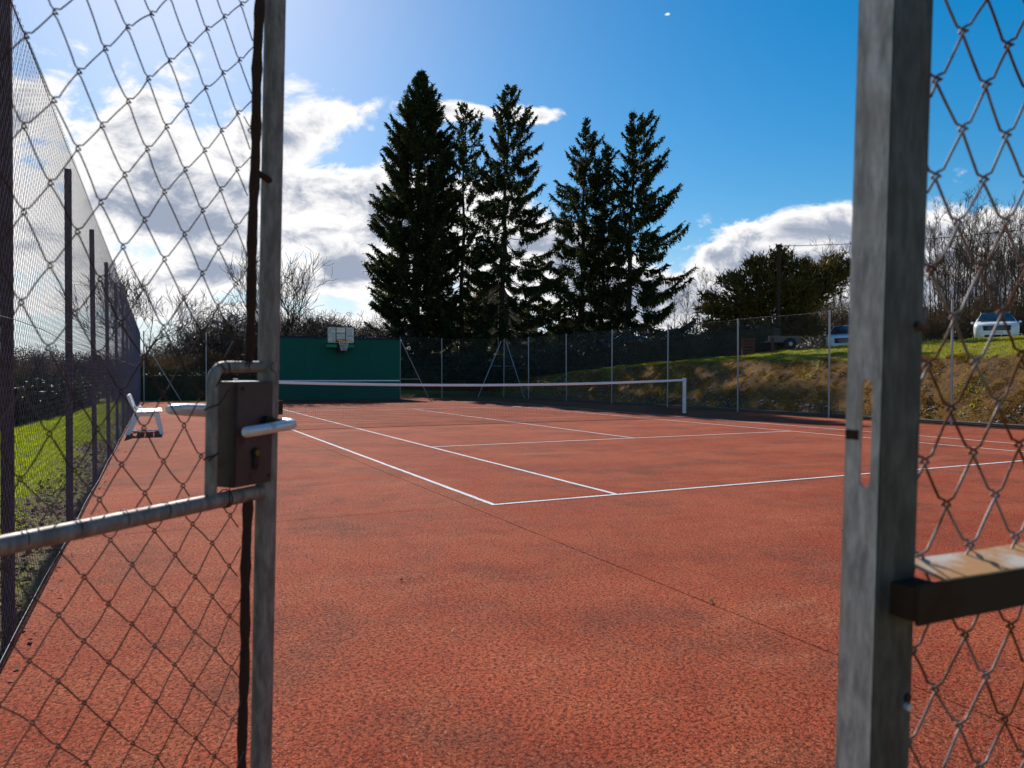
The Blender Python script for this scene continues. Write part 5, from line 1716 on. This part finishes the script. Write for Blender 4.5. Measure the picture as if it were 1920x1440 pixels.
# utility pole and its cables
def build_pole():
    x, y = ground_at(1459, 34.9)
    z = float(height(x, y))
    top = CAM[2] + (692 - 449) / 1408.94 * 34.9
    root = thing('utility_pole', 'brown wooden utility pole rising out of the yew', 'utility pole', (x, y, z))
    MB().tube([(0, 0, -0.4), (0, 0, top - z)], [0.10, 0.085], 12).build('pole', M_POLE, root, True)
    MB().box((0.0, 0.0, top - z - 0.10), (0.30, 0.06, 0.06), rotz(math.atan2(RT[1], RT[0]))).build('bracket', M_BLACK, root)
    for s in (-0.12, 0.12):
        MB().tube([(s * RT[0], s * RT[1], top - z - 0.08), (s * RT[0], s * RT[1], top - z + 0.04)], [0.03, 0.02], 8).build('insulator', M_BLACK, root, True)
    P0 = np.array([x, y, top - 0.06])
    d = FW + RT * (1935 - 960) / 1408.94 + UP * (720 - 415) / 1408.94
    P1 = CAM + d * 27.0
    P2 = P0 + (P1 - P0) * 1.5
    t = np.linspace(0, 1, 40)
    C = P0 + np.outer(t, P2 - P0) - np.outer(4 * t * (1 - t) * 0.30, [0, 0, 1])
    o = MB().tube(C, 0.014, 5).build('power_cable', M_BLACK); tag(o, 'black overhead cable running right from the utility pole', 'cable')
    d = FW + RT * (1350 - 960) / 1408.94 + UP * (720 - 512) / 1408.94
    P1 = CAM + d * 55.0
    C = P0 + np.outer(t, P1 - P0) - np.outer(4 * t * (1 - t) * 0.25, [0, 0, 1])
    o = MB().tube(C, 0.014, 5).build('power_cable', M_BLACK); tag(o, 'black overhead cable descending left from the utility pole', 'cable')
build_pole()

# ------------------------------------------------------------------ buildings half hidden by the spruces
def house(label, x, y, rz, w, d, hw, hr, wall, roof, wins, name='house'):
    z = float(height(x, y)) - 0.2
    root = thing(name, label, 'house', (x, y, z), rz)
    # gable faces local -y
    wb = MB()
    wb.prism([(-w / 2, 0), (w / 2, 0), (w / 2, hw), (0, hr), (-w / 2, hw)], (1, 0, 0), (0, 0, 1), (0, d, 0), (0, 0, 0))
    wb.build('wall', wall, root)
    rf_ = MB()
    for s in (-1, 1):
        p = np.array([s * (w / 2 + 0.35), hw - 0.35 * (hr - hw) / (w / 2)]); q = np.array([0, hr + 0.02])
        nn = np.array([-(q - p)[1], (q - p)[0]]); nn = nn / np.linalg.norm(nn) * 0.14 * (1 if s < 0 else -1)
        if nn[1] < 0: nn = -nn
        rf_.prism([tuple(p), tuple(q), tuple(q + nn), tuple(p + nn)], (1, 0, 0), (0, 0, 1), (0, d + 0.6, 0), (0, -0.3, 0.01))
    rchild = rf_.build('roof', roof, root)
    MB().box((w * 0.22, d * 0.5, hr - 0.2), (0.7, 0.7, 1.8)).build('chimney', M_ROOFB, rchild)
    for (wx, wz, ww, wh) in wins:
        fr = MB()
        fr.box((wx, -0.03, wz + wh / 2 + 0.04), (ww + 0.16, 0.08, 0.08)); fr.box((wx, -0.03, wz - wh / 2 - 0.04), (ww + 0.16, 0.12, 0.08))
        for s in (-1, 1): fr.box((wx + s * (ww / 2 + 0.04), -0.03, wz), (0.08, 0.08, wh - 0.001))
        f = fr.build('window', M_WHITE, root)
        MB().box((wx, -0.012, wz), (ww, 0.02, wh)).build('pane', M_GLASS, f)
    return root
x, y = ground_at(925, 57)
house('ochre house with brown gable roof half hidden behind the spruces', x, y, math.atan2(RT[1], RT[0]) + 0.25, 7.0, 9.0, 4.2, 7.0, M_WALLC, M_ROOFB, [(-2.0, 2.0, 1.1, 1.3), (1.9, 2.0, 1.1, 1.3), (0, 5.0, 1.0, 1.2)])
x, y = ground_at(1066, 50)
house('small off white building showing between the spruce trunks', x, y, math.atan2(RT[1], RT[0]) - 0.3, 3.2, 5.0, 2.6, 3.7, M_WALLW, M_ROOFB, [(0, 1.5, 0.8, 0.9)])
x, y = ground_at(790, 50)
house('low shed with pale roof just right of the green wall', x, y, math.atan2(RT[1], RT[0]) + 1.2, 3.4, 5.0, 1.5, 2.3, M_WALLW, M_WALLW, [(0, 1.0, 0.6, 0.5)], 'shed')

# far wooded skyline
def skyline():
    r = np.random.default_rng(81)
    n = 160000
    az = r.uniform(-1.25, 1.55, n); dd = r.uniform(150, 260, n)
    x = CAM[0] + np.sin(az) * dd; y = CAM[1] + np.cos(az) * dd
    hh = 3.0 + 3.0 * vnoise(az * 30, az * 0 + 3) + 1.6 * vnoise(az * 90, az * 0 + 9)
    z = height(x, y) + hh * r.random(n) ** 0.7
    D = scatter_dirs(n, r, 0.3)
    mb = MB(); leaf_blades(mb, np.stack([x, y, z], 1), D, unit(np.cross(D, r.normal(size=(n, 3)))), r.uniform(0.3, 0.8, n), r.uniform(0.05, 0.12, n))
    tag(mb.build('distant_wood', M_HEDGEB), 'distant wooded skyline seen low between the trees', 'wood', None, 'stuff')
skyline()
print('sprays', cnt)
